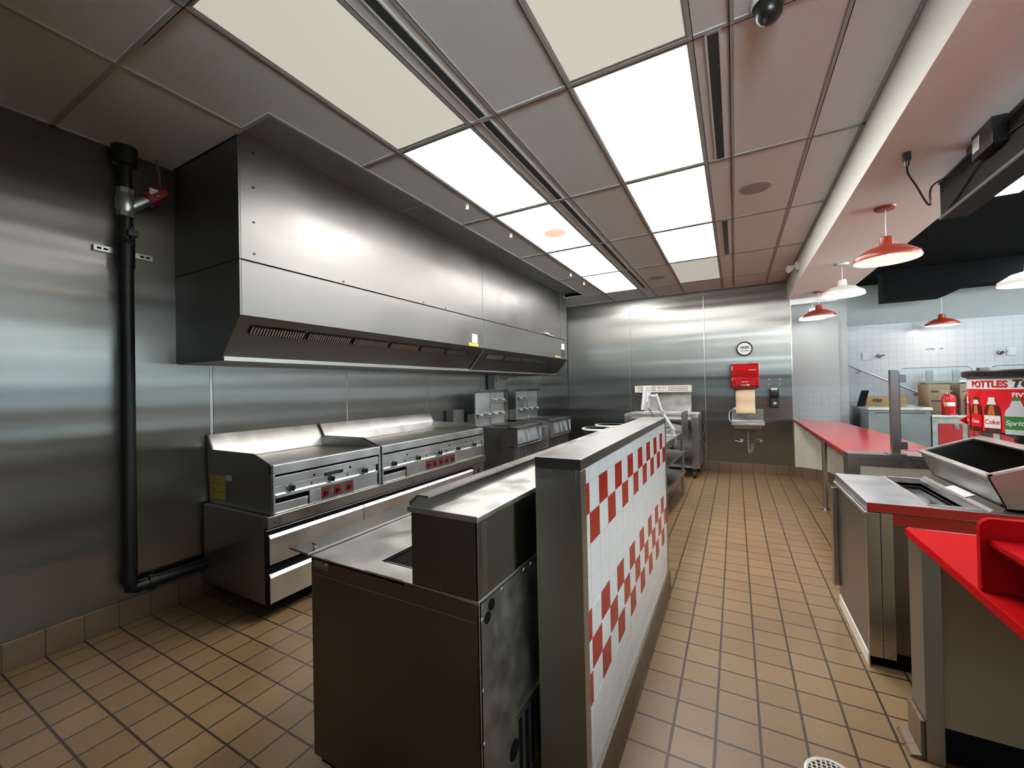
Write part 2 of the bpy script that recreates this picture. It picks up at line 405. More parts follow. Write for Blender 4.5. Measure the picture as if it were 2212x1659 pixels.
light(1.69, 2.27, 4.83, 5.40, PLIT, 'lit square ceiling panel in the black ceiling behind the hanging menu housing', 3.12)
PFILL = emit('cool fill panel diffuser', (.76, .92, 1), PANEL_LIT*1.25)
for x_ in (3.5, 4.7, 5.9, 7.1):
    for y_ in (-1.2, 1.0, 3.0, 5.0, 6.9):
        light(x_, x_+.58, y_, y_+1.17, PFILL, 'unseen fill panel added to the black dining ceiling', 3.12)['group'] = 'added fill panels out of view'  # unseen panels added as side fill for the tiled walls and steel
def slot(x, y0, y1, label):
    t = thing('air_diffuser', label, 'vent', (x, (y0+y1)/2, CZ), 0, 'dark slot diffusers in the ceiling')
    B().box(x-.024, x+.024, y0, y1, CZ-.006, CZ-.001).obj('slot', SLOT, parent=t)
    b = B(); b.box(x-.034, x-.024, y0-.01, y1+.01, CZ-.008, CZ-.001); b.box(x+.024, x+.034, y0-.01, y1+.01, CZ-.008, CZ-.001); b.box(x-.024, x+.024, y0-.01, y0, CZ-.008, CZ-.001); b.box(x-.024, x+.024, y1, y1+.01, CZ-.008, CZ-.001)
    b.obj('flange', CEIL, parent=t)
sl = ['long black slot diffuser beside the dim near panel of the left row', 'long black slot diffuser right of the first bright panel of the left row', 'black slot diffuser beside the stained ceiling panel',
      'black slot diffuser between the stained panel and the last panel of the left row', 'short-looking black slot diffuser at the far end of the left row']
for (y0, y1), l in zip(cells, sl): slot(-1.262, y0+.02, y1-.02, l)
slot(-.055, 2.06, 3.235, 'broad near black slot diffuser right of the right row of panels'); slot(-.055, 4.49, 5.685, 'small far black slot diffuser right of the right row of panels')
def speaker(x, y, l):
    t = thing('ceiling_speaker', l, 'speaker', (x, y, CZ), 0, 'round ceiling speakers')
    B().lathe([(.0, -.008), (.095, -.008), (.1, -.007)], (x, y, CZ), 36).obj('grille', plain('speaker grille', (.36, .35, .34), .7), parent=t)
    B().lathe([(.1, -.007), (.112, -.006), (.114, -.001)], (x, y, CZ), 36).obj('rim', TBAR, parent=t)
speaker(.178, 3.875, 'round grey ceiling speaker between the two right-hand slot diffusers'); speaker(-.98, 6.35, 'small round ceiling speaker near the steel back wall')
t = thing('dome_camera', 'dark glossy security camera dome hanging at the top edge of the view', 'camera', (.155, 1.99, CZ))
B().lathe([(.062, 0), (.064, -.02), (.06, -.035)], (.155, 1.99, CZ), 32).obj('mount', WHP, parent=t)
B().lathe([(.052, -.035), (.052, -.055), (.046, -.082), (.03, -.1), (.0, -.108)], (.155, 1.99, CZ), 32).obj('dome', BLK, parent=t)
for y, l in ((2.91, 'nearest white sign clip under the left row of ceiling panels'), (3.69, 'white sign clip under the ceiling beside the stained panel'), (5.43, 'third white sign clip hanging from the ceiling'), (6.0, 'farthest white sign clip hanging from the ceiling')):
    t = thing('sign_clip', l, 'clip', (-1.985, y, CZ), 0, 'white clips hanging under the ceiling')
    B().box(-1.998, -1.972, y-.004, y+.004, CZ-.05, CZ-.012).obj('tab', WHP, bevel=.001, parent=t)
    B().cyl((-1.985, y, CZ-.014), (-1.985, y, CZ-.001), .008).obj('base', WHP, parent=t)
t = thing('emergency_light', 'white twin-head emergency light on the cream soffit side', 'light', (.74, 6.35, 2.93))
B().box(.70, .74, 6.27, 6.43, 2.88, 2.98).obj('housing', WHP, bevel=.005, parent=t)
for y in (6.30, 6.40): B().cyl((.70, y, 2.93), (.63, y-.03, 2.90), .02, .038).obj('lamp_head', WHP, parent=t)

# ---------------------------------------------------------------- exhaust hood
t = thing('exhaust_hood', 'long stainless exhaust hood on the left wall above the griddles and fryers', 'hood', (-3.05, 4.2, 1.68))
HZ = 3.10; g_ = .004
b = B(); b.box(-3.458, -2.668, 1.42, 6.97, 2.29, HZ); b.prism([(-3.458, 1.69), (-2.872, 1.69), (-2.662, 1.942), (-2.662, 2.284), (-3.458, 2.284)], 'y', 1.424, 6.966)
b.obj('body', SDH, parent=t)
b = B()
for y0, y1, xo in ((1.42, 4.168, 0), (4.174, 5.585, 0), (5.592, 6.70, .008), (6.706, 6.97, 0)): b.box(-2.668, -2.65-xo, y0, y1, 2.291, 3.092)
b.obj('upper_panel', STF, bevel=.002, parent=t)
b = B(); b.box(-2.668, -2.65, 1.42, 4.182, 1.942, 2.283); b.box(-2.668, -2.65, 4.187, 6.97, 1.942, 2.283); b.obj('lower_panel', STF, bevel=.002, parent=t)
b = B(); b.box(-3.458, -2.65, 1.408, 1.42, 2.289, HZ); b.prism([(-3.458, 1.68), (-2.87, 1.68), (-2.65, 1.942), (-2.65, 2.284), (-3.458, 2.284)], 'y', 1.408, 1.42)
b.obj('end_panel', SDH, bevel=.0015, parent=t)
b = B(); b.box(-3.458, -2.65, 6.97, 6.982, 2.289, HZ); b.prism([(-3.458, 1.68), (-2.87, 1.68), (-2.65, 1.942), (-2.65, 2.284), (-3.458, 2.284)], 'y', 6.97, 6.982)
b.obj('end_panel', STD, parent=t)
b = B(); b.prism([(-3.458, 1.672), (-2.86, 1.672), (-2.86, 1.69), (-3.458, 1.69)], 'y', 1.42, 6.97); b.box(-2.875, -2.862, 1.42, 6.97, 1.672, 1.70); b.obj('drip_channel', STD, parent=t)
def onslope(s, off=.0):   # s 0..1 from the top of the sloped face down to the lip
    x, z = -2.655-.212*s, 1.936-.25*s; n = Vector((.77, 0, -.64)).normalized(); return x+n.x*off, z+n.z*off
def slopebox(b, s0, s1, y0, y1, o0, o1, mat=0):
    b.prism([onslope(s0, o0), onslope(s1, o0), onslope(s1, o1), onslope(s0, o1)], 'y', y0, y1, mat)
for i in range(6):
    y0 = 1.50+i*.405; b = B(); slopebox(b, .20, .38, y0, y0+.385, .0, .003, 0)
    for j in range(19): slopebox(b, .21, .37, y0+.008+j*.0195, y0+.018+j*.0195, .003, .006, 1)
    b.obj('vent_grille', [BLKM, STL], parent=t)
for i in range(4):
    y0 = 4.35+i*.47; b = B(); slopebox(b, .22, .40, y0, y0+.40, 0, .004); b.obj('light_strip', STL, parent=t)
b = B(); slopebox(b, .03, .98, 4.165, 4.20, 0, .006); b.obj('divider', STL, parent=t)
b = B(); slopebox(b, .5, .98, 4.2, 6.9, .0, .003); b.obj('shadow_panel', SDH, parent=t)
b = B()
for y, z in ((1.50, 2.98), (1.50, 2.76), (1.50, 2.54), (1.50, 2.34), (2.17, 2.31), (3.45, 2.31), (4.72, 2.31), (5.35, 2.31), (3.1, 2.31)): b.cyl((-2.651, y, z), (-2.645, y, z), .007, n=10)
b.obj('screw', BLK, parent=t)['kind'] = 'stuff'
b = B(); b.box(-2.65, -2.648, 3.93, 4.04, 1.99, 2.09); lb = b.obj('instruction_label', WLAB, parent=t)
B().box(-2.648, -2.6475, 3.95, 4.02, 2.065, 2.08).obj('print', GRAY, parent=lb)
B().box(-2.65, -2.6475, 3.86, 4.06, 1.95, 1.985).obj('warning_label', YEL, parent=t)
B().box(-2.65, -2.648, 6.70, 6.84, 2.11, 2.21).obj('instruction_label', WLAB, parent=t)
B().box(-2.65, -2.646, 6.70, 6.86, 1.98, 2.10).obj('switch_plate', BLK, parent=t)
B().box(-2.65, -2.6475, 6.40, 6.66, 1.955, 1.985).obj('warning_label', YEL, parent=t)
B().box(-2.65, -2.62, 5.95, 6.12, 2.30, 2.33).box(-2.65, -2.63, 6.12, 6.35, 2.295, 2.306).obj('latch', CHR, parent=t)
B().box(-2.65, -2.322, 1.41, 6.84, 3.085, 3.092).obj('closure_panel', STD, parent=t)
b = B()
for y in (2.78, 4.12, 5.5): b.box(-2.65, -2.322, y, y+.03, 3.080, 3.086)
b.obj('closure_seam', STL, parent=t)

# ---------------------------------------------------------------- gas pipe with shutoff valve on the left wall
PX, PY = -3.395, 1.122
t = thing('gas_pipe', 'black vertical gas pipe on the left steel wall with a grey valve and red box', 'pipe', (PX, PY, 1.5))
B().cyl((PX, PY, .27), (PX, PY, 2.60), .038, n=24).cyl((PX, PY, 2.78), (PX, PY, CZ-.001), .036, n=24).obj('riser', IRON, parent=t)
B().lathe([(.036, -.12), (.062, -.11), (.064, 0)], (PX, PY, CZ-.002), 28).obj('collar', IRON, parent=t)
B().tube([(PX, PY, .28), (PX, PY+.005, .245), (PX, PY+.03, .235), (PX, PY+.08, .235), (PX, 1.54, .235)], .038, 20).obj('elbow', IRON, parent=t)
B().cyl((PX, PY+.09, .235), (PX, PY+.12, .235), .048, n=24).cyl((PX, PY, .29), (PX, PY, .32), .047, n=24).obj('coupling', IRON, parent=t)
B().cyl((PX, PY, 2.28), (PX, PY, 2.52), .045, n=24).cyl((PX, PY, 2.42), (PX, PY, 2.46), .052, n=6).obj('union', IRON, parent=t)
B().box(PX+.02, PX+.075, PY-.01, PY+.04, 2.47, 2.51).cyl((PX+.05, PY+.015, 2.45), (PX+.05, PY+.015, 2.53), .012).obj('test_port', IRON, parent=t)
t2 = t
b = B(); b.cyl((PX, PY, 2.60), (PX, PY, 2.63), .046, n=8); b.cyl((PX, PY, 2.75), (PX, PY, 2.78), .046, n=8); b.lathe([(.036, 2.62), (.05, 2.66), (.05, 2.72), (.036, 2.76)], (PX, PY, 0), 24)
b.cyl((PX, PY, 2.65), (PX+.02, PY+.11, 2.75), .038, .032, 20); b.obj('valve_body', GAL, parent=t2)
b = B(); b.cyl((PX+.02, PY+.10, 2.745), (PX+.03, PY+.19, 2.83), .052, .046, 8); b.obj('solenoid_box', plain('dark red valve box', (.22, .012, .016), .4), parent=t2)
B().box(PX+.065, PX+.07, PY+.10, PY+.15, 2.775, 2.815).obj('badge', WLAB, parent=t2)
B().tube([(PX+.03, PY+.17, 2.85), (PX+.02, PY+.17, 2.95), (PX, PY+.165, CZ-.002)], .008).obj('conduit', GAL, parent=t2)
t = thing('strut_channel', 'short slotted strut channel clamping the black pipe to the left wall', 'bracket', (XL, PY, 2.38))
b = B(); b.box(XL, XL+.02, .985, 1.275, 2.362, 2.398); b.box(XL+.02, XL+.024, .985, 1.275, 2.362, 2.367); b.box(XL+.02, XL+.024, .985, 1.275, 2.393, 2.398)
for y in (1.0, 1.03, 1.21, 1.24): b.box(XL+.02, XL+.022, y, y+.02, 2.374, 2.386, 1)
b.obj('channel', [STL, BLKM], parent=t)
b = B(); b.lathe([(.0385, -.015), (.042, -.015), (.042, .015), (.0385, .015)], (PX, PY, 2.38), 24); b.obj('clamp', IRON, parent=t)

# ---------------------------------------------------------------- griddles and the drawer base
def griddle(y0, y1, label, knobs, dials, seg):
    t = thing('griddle', label, 'griddle', (-3.0, (y0+y1)/2, .67), 0, 'gas griddles on the drawer base')
    side = [(-3.42, .665), (-2.655, .665), (-2.655, .985), (-2.86, 1.052), (-3.37, 1.052), (-3.44, 1.158), (-3.445, 1.155)]
    b = B(); b.prism(side, 'y', y0, y0+.012); b.obj('side_panel', STD, bevel=.0015, parent=t)
    b = B(); b.prism(side, 'y', y1-.012, y1); b.obj('side_panel', STD, bevel=.0015, parent=t)
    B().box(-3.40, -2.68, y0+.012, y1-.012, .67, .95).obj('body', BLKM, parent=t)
    b = B(); b.box(-3.36, -2.68, y0+.012, y1-.012, .95, .972); p = b.obj('cooking_plate', GRID, parent=t)
    B().box(-3.36, -3.35, y0+.1, y1-.05, .972, .975).box(-2.683, -2.664, y0+.012, y1-.012, .972, .976).obj('burnt_rim', RUST, parent=p)
    b = B(); b.prism([(-3.36, .965), (-3.352, .965), (-3.375, 1.052), (-3.44, 1.158), (-3.445, 1.155), (-3.385, 1.05)], 'y', y0+.012, y1-.012); b.obj('backsplash', STB, parent=t)
    B().box(-2.68, -2.63, y0, y1, .925, .990).obj('front_rail', STG, bevel=.004, parent=t)
    b = B(); b.box(-2.66, -2.637, y0+.012, y1-.018, .848, .909); b.prism([(-2.66, .848), (-2.637, .848), (-2.652, .842), (-2.652, .797), (-2.632, .792), (-2.632, .772), (-2.66, .772)], 'y', y0+.018, y1-.03)
    b.box(-2.66, -2.63, y0, y0+.012, .665, .925); b.box(-2.66, -2.63, y1-.014, y1, .665, .925); b.box(-2.66, -2.634, y0+.012, y1-.014, .665, .676)
    cpn = b.obj('control_panel', STG, bevel=.0012, parent=t)
    b = B()
    for q in seg[3]: b.cyl((-2.637, q, .872), (-2.634, q, .872), .008, n=14)
    for q in seg[4]: b.cyl((-2.652, q, .815), (-2.648, q, .815), .006, n=10)
    b.obj('pilot_hole', BLKM, parent=cpn)
    B().box(-2.66, -2.640, y0+.012, seg[0], .678, .720).box(-2.645, -2.634, y0+.012, seg[0], .720, .738).obj('grease_drawer', STG, bevel=.002, parent=t)
    B().box(-2.66, -2.636, seg[0]+.012, seg[1], .678, .768).obj('lower_panel', STG, bevel=.0015, parent=t)
    B().box(-2.66, -2.638, seg[2], y1-.03, .678, .768).obj('lower_panel', STG, bevel=.0015, parent=t)
    B().box(-2.66, -2.642, seg[1], seg[2], .680, .766).obj('dial_panel', STD, parent=t)
    for q in knobs:
        b = B(); b.cyl((-2.652, q, .818), (-2.618, q, .818), .021, .019, 24); kb = b.obj('knob', BLK, bevel=.001, parent=t)
        B().box(-2.619, -2.609, q-.005, q+.005, .799, .837).obj('grip', BLK, bevel=.001, parent=kb)
        B().lathe([(.021, -.6515), (.025, -.651), (.025, -.648), (.0, -.647)], (-2.0, q, .818), 20, ax='x').obj('bezel', CHR, parent=kb)
    for q in dials:
        b = B(); b.box(-2.642, -2.640, q-.031, q+.031, .692, .757); kb = b.obj('thermostat', plain('red thermostat plate', (.20, .008, .008), .35, var=.4, vs=40) if 'red thermostat plate' not in bpy.data.materials else bpy.data.materials['red thermostat plate'], parent=t)
        B().cyl((-2.640, q, .724), (-2.626, q, .724), .017, .013, 16).obj('dial', BLK, parent=kb)
    return t
g1 = griddle(1.585, 2.495, 'near three-knob stainless griddle closest to the viewer on the drawer base', (1.712, 2.023, 2.334), (1.975, 2.078, 2.185), (1.832, 1.938, 2.222, (1.882, 2.193), (1.87, 2.18)))
B().box(-2.637, -2.630, 1.965, 2.122, .846, .872).obj('nameplate', BLK, bevel=.001, parent=g1)
lettering('nameplate_letters', "MagiKitch'n", .026, (-2.6295, 1.972, .851), (0, 1, 0), (0, 0, 1), CHR, g1, bold=.0004)
B().box(-3.40, -3.20, 1.584, 1.585, .70, .872).obj('warning_label', YEL, parent=g1)
B().box(-3.38, -3.22, 1.5835, 1.584, .752, .755).box(-3.38, -3.22, 1.5835, 1.584, .812, .815).obj('label_rule', INK, parent=g1)
B().box(-3.19, -3.12, 1.584, 1.585, .845, .882).obj('rating_label', WLAB, parent=g1)
g2 = griddle(2.515, 4.105, 'wide five-knob stainless griddle between the near griddle and the fryers', (2.66, 2.97, 3.29, 3.60, 3.91), (3.12, 3.215, 3.31, 3.405, 3.50), (2.80, 3.07, 3.55, (2.82, 3.45, 3.75), (2.8, 3.1, 3.42, 3.74)))

t = thing('drawer_base', 'low stainless refrigerated drawer base under the two griddles', 'equipment stand', (-3.0, 2.85, 0))
B().box(-3.42, -2.67, 1.545, 4.13, .10, .662).obj('body', STD, bevel=.003, parent=t)
B().box(-2.67, -2.63, 1.545, 4.13, .592, .664).box(-2.67, -2.645, 1.545, 4.13, .572, .580).obj('top_rail', STL, bevel=.002, parent=t)
B().box(-2.63, -2.626, 1.545, 1.64, .595, .662).obj('corner_plate', STD, parent=t); B().box(-2.63, -2.625, 4.03, 4.13, .6, .663).obj('corner_plate', STD, parent=t)
b = B(); b.cyl((-2.626, 1.585, .625), (-2.623, 1.585, .625), .005, n=8); b.cyl((-2.626, 1.615, .64), (-2.623, 1.615, .64), .004, n=8); b.obj('rivet', BLK, parent=t)
B().box(-2.669, -2.655, 1.545, 1.562, .10, .59).box(-2.67, -2.660, 1.56, 4.0, .285, .352).box(-2.67, -2.66, 1.56, 4.0, .528, .592).obj('face_frame', BLKM, parent=t)
for ya, yb in ((1.563, 2.320), (2.328, 3.098), (3.106, 3.88)):
    for za, zb_ in ((.353, .523), (.105, .272)):
        d = B().box(-2.668, -2.643, ya, yb, za, zb_).obj('drawer', STG, bevel=.002, parent=t)
        b = B(); b.prism([(-2.65, zb_), (-2.634, zb_), (-2.650, zb_+.020), (-2.662, zb_+.020)], 'y', ya, yb); b.obj('handle', STB, parent=d)
B().box(-2.668, -2.648, 3.90, 4.12, .12, .58).obj('compressor_panel', STD, parent=t)
b = B()
for z in (.46, .49, .52): b.cyl((-2.648, 4.0, z), (-2.638, 4.0, z), .018, n=14)
b.obj('control_button', BLK, parent=t)
for x, y in ((-3.35, 1.64), (-2.78, 1.64), (-3.35, 4.03), (-2.78, 4.03)):
    w_ = B().cyl((x-.015, y, .042), (x+.015, y, .042), .042, n=20).box(x-.02, x+.02, y-.02, y+.02, .06, .10).obj('caster', RUB, parent=t)

# ---------------------------------------------------------------- fryers
def fryer(y0, label, bars):
    t = thing('fryer_bank', label, 'fryer', (-2.85, y0+.395, 0), 0, 'double fryer banks')
    y1 = y0+.79; ym = y0+.395
    b = B(); b.box(-3.28, -2.56, y0, y0+.012, .10, .925); b.obj('side_panel', STD, parent=t)
    b = B(); b.box(-3.28, -2.56, y1-.012, y1, .10, .925); b.obj('side_panel', STD, parent=t)
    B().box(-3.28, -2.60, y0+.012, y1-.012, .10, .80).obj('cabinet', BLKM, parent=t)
    for ya, yb in ((y0+.012, ym), (ym, y1-.012)):
        B().box(-2.60, -2.575, ya+.004, yb-.004, .12, .655).obj('door', STG, bevel=.003, parent=t)
        b = B(); x0, x1 = -3.11, -2.56    # oil vat: rim round a pit
        b.box(x0, x0+.04, ya, yb, .90, .935); b.box(x1-.09, x1, ya, yb, .90, .935); b.box(x0, x1, ya, ya+.025, .90, .935); b.box(x0, x1, yb-.025, yb, .90, .935)
        b.box(x0+.04, x1-.09, ya+.02, yb-.02, .80, .81, 1); v = b.obj('oil_vat', [STD, BLKM], parent=t)
        B().cyl((-3.05, (ya+yb)/2-.06, .86), (-2.70, (ya+yb)/2-.06, .86), .01).cyl((-3.05, (ya+yb)/2+.06, .86), (-2.70, (ya+yb)/2+.06, .86), .01).obj('fry_tube', STD, parent=v)
        b = B(); b.prism([(-2.545, .705), (-2.60, .68), (-2.60, .91), (-2.585, .91)], 'y', ya+.004, yb-.004); b.obj('front_panel', STG, parent=t)
        b = B(); b.prism([(-2.505, .91), (-2.505, .70), (-2.515, .70), (-2.56, .91)], 'y', yb-.010, yb); b.obj('gusset', STB, parent=t)
    B().box(-2.60, -2.50, y0, y1, .912, .935).box(-2.515, -2.50, y0, y1, .90, .935).obj('front_ledge', STL, bevel=.002, parent=t)
    B().box(-2.56, -2.50, y0, y0+.01, .68, .92).obj('ledge_end', STD, parent=t)
    B().box(-2.6, -2.50, y0, y1, .665, .682).obj('lower_rail', STL, parent=t)
    B().box(-3.28, -3.16, y0, y1, .90, 1.10).obj('flue_box', STD, parent=t)
    for (ya, yb), bs in zip(((y0, ym-.004), (ym+.004, y1)), bars):
        b = B(); b.box(-3.16, -3.135, ya+.008, yb-.008, .93, 1.392); r = b.obj('riser', STG, bevel=.003, parent=t)
        b = B(); b.prism([(-3.16, 1.392), (-3.135, 1.392), (-3.06, 1.432), (-3.065, 1.438), (-3.16, 1.40)], 'y', ya, yb); b.obj('splash_lip', STD, parent=r)
        for z in bs:
            B().box(-3.135, -3.10, ya+.012, yb-.012, z-.035, z+.012).box(-3.112, -3.085, ya+.004, yb-.004, z-.045, z-.033).obj('basket_hanger', STL, bevel=.002, parent=r)
            for q in (ya+.10, yb-.08): B().lathe([(0, -.075), (.012, -.08), (.012, -.095), (0, -.1)], (-3.0, q, z-.01), 14, ax='x').obj('hanger_stud', CHR, parent=r)
    for x in (-3.22, -2.64):
        for y in (y0+.05, y1-.05): B().cyl((x, y, .0), (x, y, .10), .022, .03, 14).obj('leg', STL, parent=t)
    return t
fryer(4.705, 'nearer stainless double fryer just past the wide griddle', ((1.09,), (1.29, 1.09)))
fryer(5.915, 'farther stainless double fryer nearest the corner of the steel walls', ((1.29, 1.10), (1.10,)))
t = thing('filter_cabinet', 'narrow stainless cabinet standing between the two fryer banks', 'cabinet', (-2.85, 5.70, 0))
B().box(-3.28, -2.60, 5.503, 5.907, .08, .86).obj('body', STD, bevel=.003, parent=t)
B().box(-2.60, -2.585, 5.52, 5.89, .55, .85).obj('inset_panel', STG, bevel=.002, parent=t)
B().box(-2.60, -2.57, 5.505, 5.905, .46, .53).box(-2.60, -2.575, 5.885, 5.905, .53, .87).obj('face_frame', STL, bevel=.002, parent=t)
for x in (-3.2, -2.65): B().cyl((x, 5.705, 0), (x, 5.705, .08), .03, n=14).obj('leg', STL, parent=t)
t = thing('flue_tower', 'tall narrow stainless tower with a hook rack between the two fryer banks', 'rack', (-3.3, 5.6, .0))
B().box(-3.43, -3.30, 5.50, 5.92, 0, 1.66).obj('tower', STD, bevel=.002, parent=t)
B().box(-3.30, -3.288, 5.53, 5.60, .95, 1.66).box(-3.30, -3.288, 5.87, 5.905, .95, 1.66).box(-3.30, -3.27, 5.53, 5.905, 1.56, 1.585).obj('frame', STL, parent=t)
for i in range(4): B().tube([(-3.285, 5.62+i*.07, 1.58), (-3.25, 5.62+i*.07, 1.60), (-3.24, 5.62+i*.07, 1.64)], .007, 8).obj('hook', CHR, parent=t)
t = thing('flue_panel', 'grey upright panel standing at the left end of the nearer fryer', 'panel', (-3.35, 4.6, 0))  # plain upright panel for the rear flue riser
B().box(-3.43, -3.30, 4.42, 4.66, .0, 1.17).obj('panel', STD, bevel=.003, parent=t)

# ---------------------------------------------------------------- refrigerated prep table in the foreground
t = thing('prep_table', 'large dark-sided stainless refrigerated prep table in the foreground behind the tiled half wall', 'prep table', (-1.0, 2.0, 0))
Y0, Y1 = .97, 3.12
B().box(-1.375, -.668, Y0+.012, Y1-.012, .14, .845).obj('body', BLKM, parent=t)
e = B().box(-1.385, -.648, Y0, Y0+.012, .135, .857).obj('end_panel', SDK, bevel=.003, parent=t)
B().box(-1.372, -.66, Y0-.0015, Y0, .796, .799).obj('seam', STL, parent=e)
b = B()
for x, z in ((-1.352, .836), (-1.33, .832), (-1.306, .829)): b.cyl((x, Y0-.003, z), (x, Y0, z), .004, n=10)
b.cyl((-1.305, Y0-.007, .838), (-1.305, Y0, .838), .009, n=12); b.box(-1.365, -1.29, Y0-.002, Y0, .822, .85); b.obj('hinge', STL, parent=e)
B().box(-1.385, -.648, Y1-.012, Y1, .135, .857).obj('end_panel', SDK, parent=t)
ya, yb, xa, xb = 1.05, 3.0, -1.112, -.93
b = B(); b.box(-1.385, xa, Y0, Y1, .846, .86); b.box(xb, -.648, Y0, Y1, .846, .86); b.box(xa, xb, Y0, ya, .846, .86); b.box(xa, xb, yb, Y1, .846, .86)
b.obj('worktop', STB, bevel=.002, parent=t)
b = B(); b.box(xa, xb, ya, yb, .70, .705); b.box(xa-.004, xa, ya, yb, .70, .846); b.box(xb, xb+.004, ya, yb, .70, .846); b.box(xa, xb, ya-.004, ya, .70, .846); b.box(xa, xb, yb, yb+.004, .70, .846); w_ = b.obj('pan_well', BLKM, parent=t)
B().box(xa+.004, xb-.004, 1.068, 1.072, .84, .852).obj('divider_bar', STL, parent=w_)
b = B(); b.prism([(-1.492, .868), (-1.385, .862), (-1.385, .870), (-1.492, .876), (-1.495, .866)], 'y', Y0-.012, Y1); c = b.obj('cutting_shelf', STL, bevel=.001, parent=t)
B().cyl((-1.405, 1.0, .872), (-1.405, 1.0, .895), .005, n=10).box(-1.42, -1.39, .998, 1.002, .885, .893).obj('wing_bolt', STL, parent=c)
b = B()
for ya_, yb_ in ((.985, 1.67), (1.68, 2.37), (2.38, 3.07)): b.box(-1.39, -1.375, ya_, yb_, .16, .80)
b.obj('door', STL, bevel=.003, parent=t)
hd = SDK
b = B(); b.box(-.895, -.650, Y0, Y0+.010, .861, 1.085); b.obj('riser_end', hd, bevel=.0015, parent=t)
b = B(); b.box(-.895, -.655, Y0+.01, Y1-.01, .861, 1.082); b.obj('riser_body', BLKM, parent=t)
b = B(); b.box(-.657, -.648, Y0, Y1, .861, 1.083); rb = b.obj('riser_back', STP, bevel=.0015, parent=t)
B().box(-.648, -.6465, Y0+.02, Y0+.045, .87, 1.075).obj('corner_strip', STL, parent=rb)
B().box(-.905, -.642, Y0-.008, Y1, 1.083, 1.101).obj('riser_top', STB, bevel=.003, parent=t)
b = B(); b.prism([(-.905, 1.10), (-.899, 1.10), (-.868, 1.131), (-.828, 1.131), (-.828, 1.137), (-.872, 1.137), (-.905, 1.112)], 'y', Y0+.004, Y1); b.obj('lid_lip', STL, parent=t)
b = B(); b.box(-.656, -.648, Y0, Y1, .14, .853); bk = b.obj('back_panel', GAL, bevel=.002, parent=t)
for y, z, r in ((1.035, .822, .017), (1.012, .795, .017), (1.155, .30, .03)): B().lathe([(0, .0015), (r, .0015), (r, .0)], (-.648, y, z), 20, ax='x').obj('hole', BLKM, parent=bk)
b = B()
for i in range(16): b.prism([(1.19+i*.045, .16), (1.21+i*.045, .16), (1.21+i*.045, .37), (1.19+i*.045, .37)], 'x', -.648, -.6455)
b.obj('louvre', BLKM, parent=bk)['kind'] = 'stuff'
b = B()
for y, z in ((.985, .80), (1.1, .838), (1.25, .838), (.985, .6), (.985, .45), (1.3, .838)): b.lathe([(0, .003), (.006, .002), (.007, 0)], (-.648, y, z), 10, ax='x')
b.obj('screw', CHR, parent=bk)
B().box(-.6475, -.6455, 1.17, 2.0, .385, .395).obj('vent_frame', STD, parent=bk)
for x in (-1.32, -.72):
    for y in (1.05, 3.04): B().cyl((x-.016, y, .055), (x+.016, y, .055), .055, n=20).box(x-.022, x+.022, y-.025, y+.025, .08, .14).obj('caster', RUB, parent=t)
B().box(-1.37, -.67, Y0+.02, Y1-.02, .10, .14).obj('plinth', BLKM, parent=t)

# ---------------------------------------------------------------- tiled half wall
t = thing('half_wall', 'low partition wall faced with red and white checkered tile and capped in stainless steel', 'partition', (-.53, 2.2, 0))
HY0_, HY1_, HXF, HXB, HT = 1.262, 3.09, -.445, -.605, 1.226
B().box(HXB+.003, HXF-.012, HY0_+.003, HY1_-.003, 0, HT-.004).obj('core', GROUT, parent=t)
B().box(HXB, HXF+.004, HY0_, HY1_, HT-.036, HT).obj('top_cap', steel('half wall cap steel', (.155, .152, .147), (.34, .5), 0, var=.3, blotch=7), bevel=.002, parent=t)
B().box(HXB, HXF-.012, HY0_, HY0_+.012, 0, HT-.036).box(HXF-.012, HXF+.004, HY0_, 1.311, .0, HT-.036).obj('end_cap', STL, bevel=.002, parent=t)
B().box(HXB, HXF-.012, HY1_-.012, HY1_, 0, HT-.036).box(HXF-.012, HXF+.004, 3.058, HY1_, 0, HT-.036).obj('end_cap', STL, bevel=.002, parent=t)
B().box(HXB, HXB+.003, HY0_+.012, HY1_-.012, 0, HT-.036).obj('back_sheet', STD, parent=t)
b = B(); b.box(HXF-.012, HXF-.0015, 1.311, 3.058, .14, HT-.036, 2)
zr = [HT-.037]+[1.135-.1065*i for i in range(10)]+[.142]
yc = [1.312]+[1.355+.1134*i for i in range(16)]
for r in range(len(zr)-1):
    for k in range(len(yc)-1):
        red = {1: k % 2 == 0, 2: k % 2 == 1, 5: k % 2 == 0, 6: k % 2 == 1, 7: k % 2 == 0}.get(r, False)
        g_ = .0011; y0, y1, z0, z1 = yc[k]+g_, min(yc[k+1], 3.057)-g_, zr[r+1]+g_, zr[r]-g_
        if y1 - y0 < .01: continue
        e_ = .0012
        vs = [(HXF-.004, y0, z0), (HXF-.004, y1, z0), (HXF-.004, y1, z1), (HXF-.004, y0, z1), (HXF, y0+e_, z0+e_), (HXF, y1-e_, z0+e_), (HXF, y1-e_, z1-e_), (HXF, y0+e_, z1-e_)]
        b.add(vs, [(4, 5, 6, 7), (0, 1, 5, 4), (1, 2, 6, 5), (2, 3, 7, 6), (3, 0, 4, 7)], 1 if red else 0)
b.obj('checkered_tiling', [TWHT, TRED, GROUT], parent=t)
b = B(); b.prism([(HXF-.01, 0), (-.425, 0), (-.430, .012), (-.433, .13), (-.437, .14), (HXF-.01, .142)], 'y', HY0_-.002, HY1_+.004); b.obj('base_tile', BASEY, parent=t)

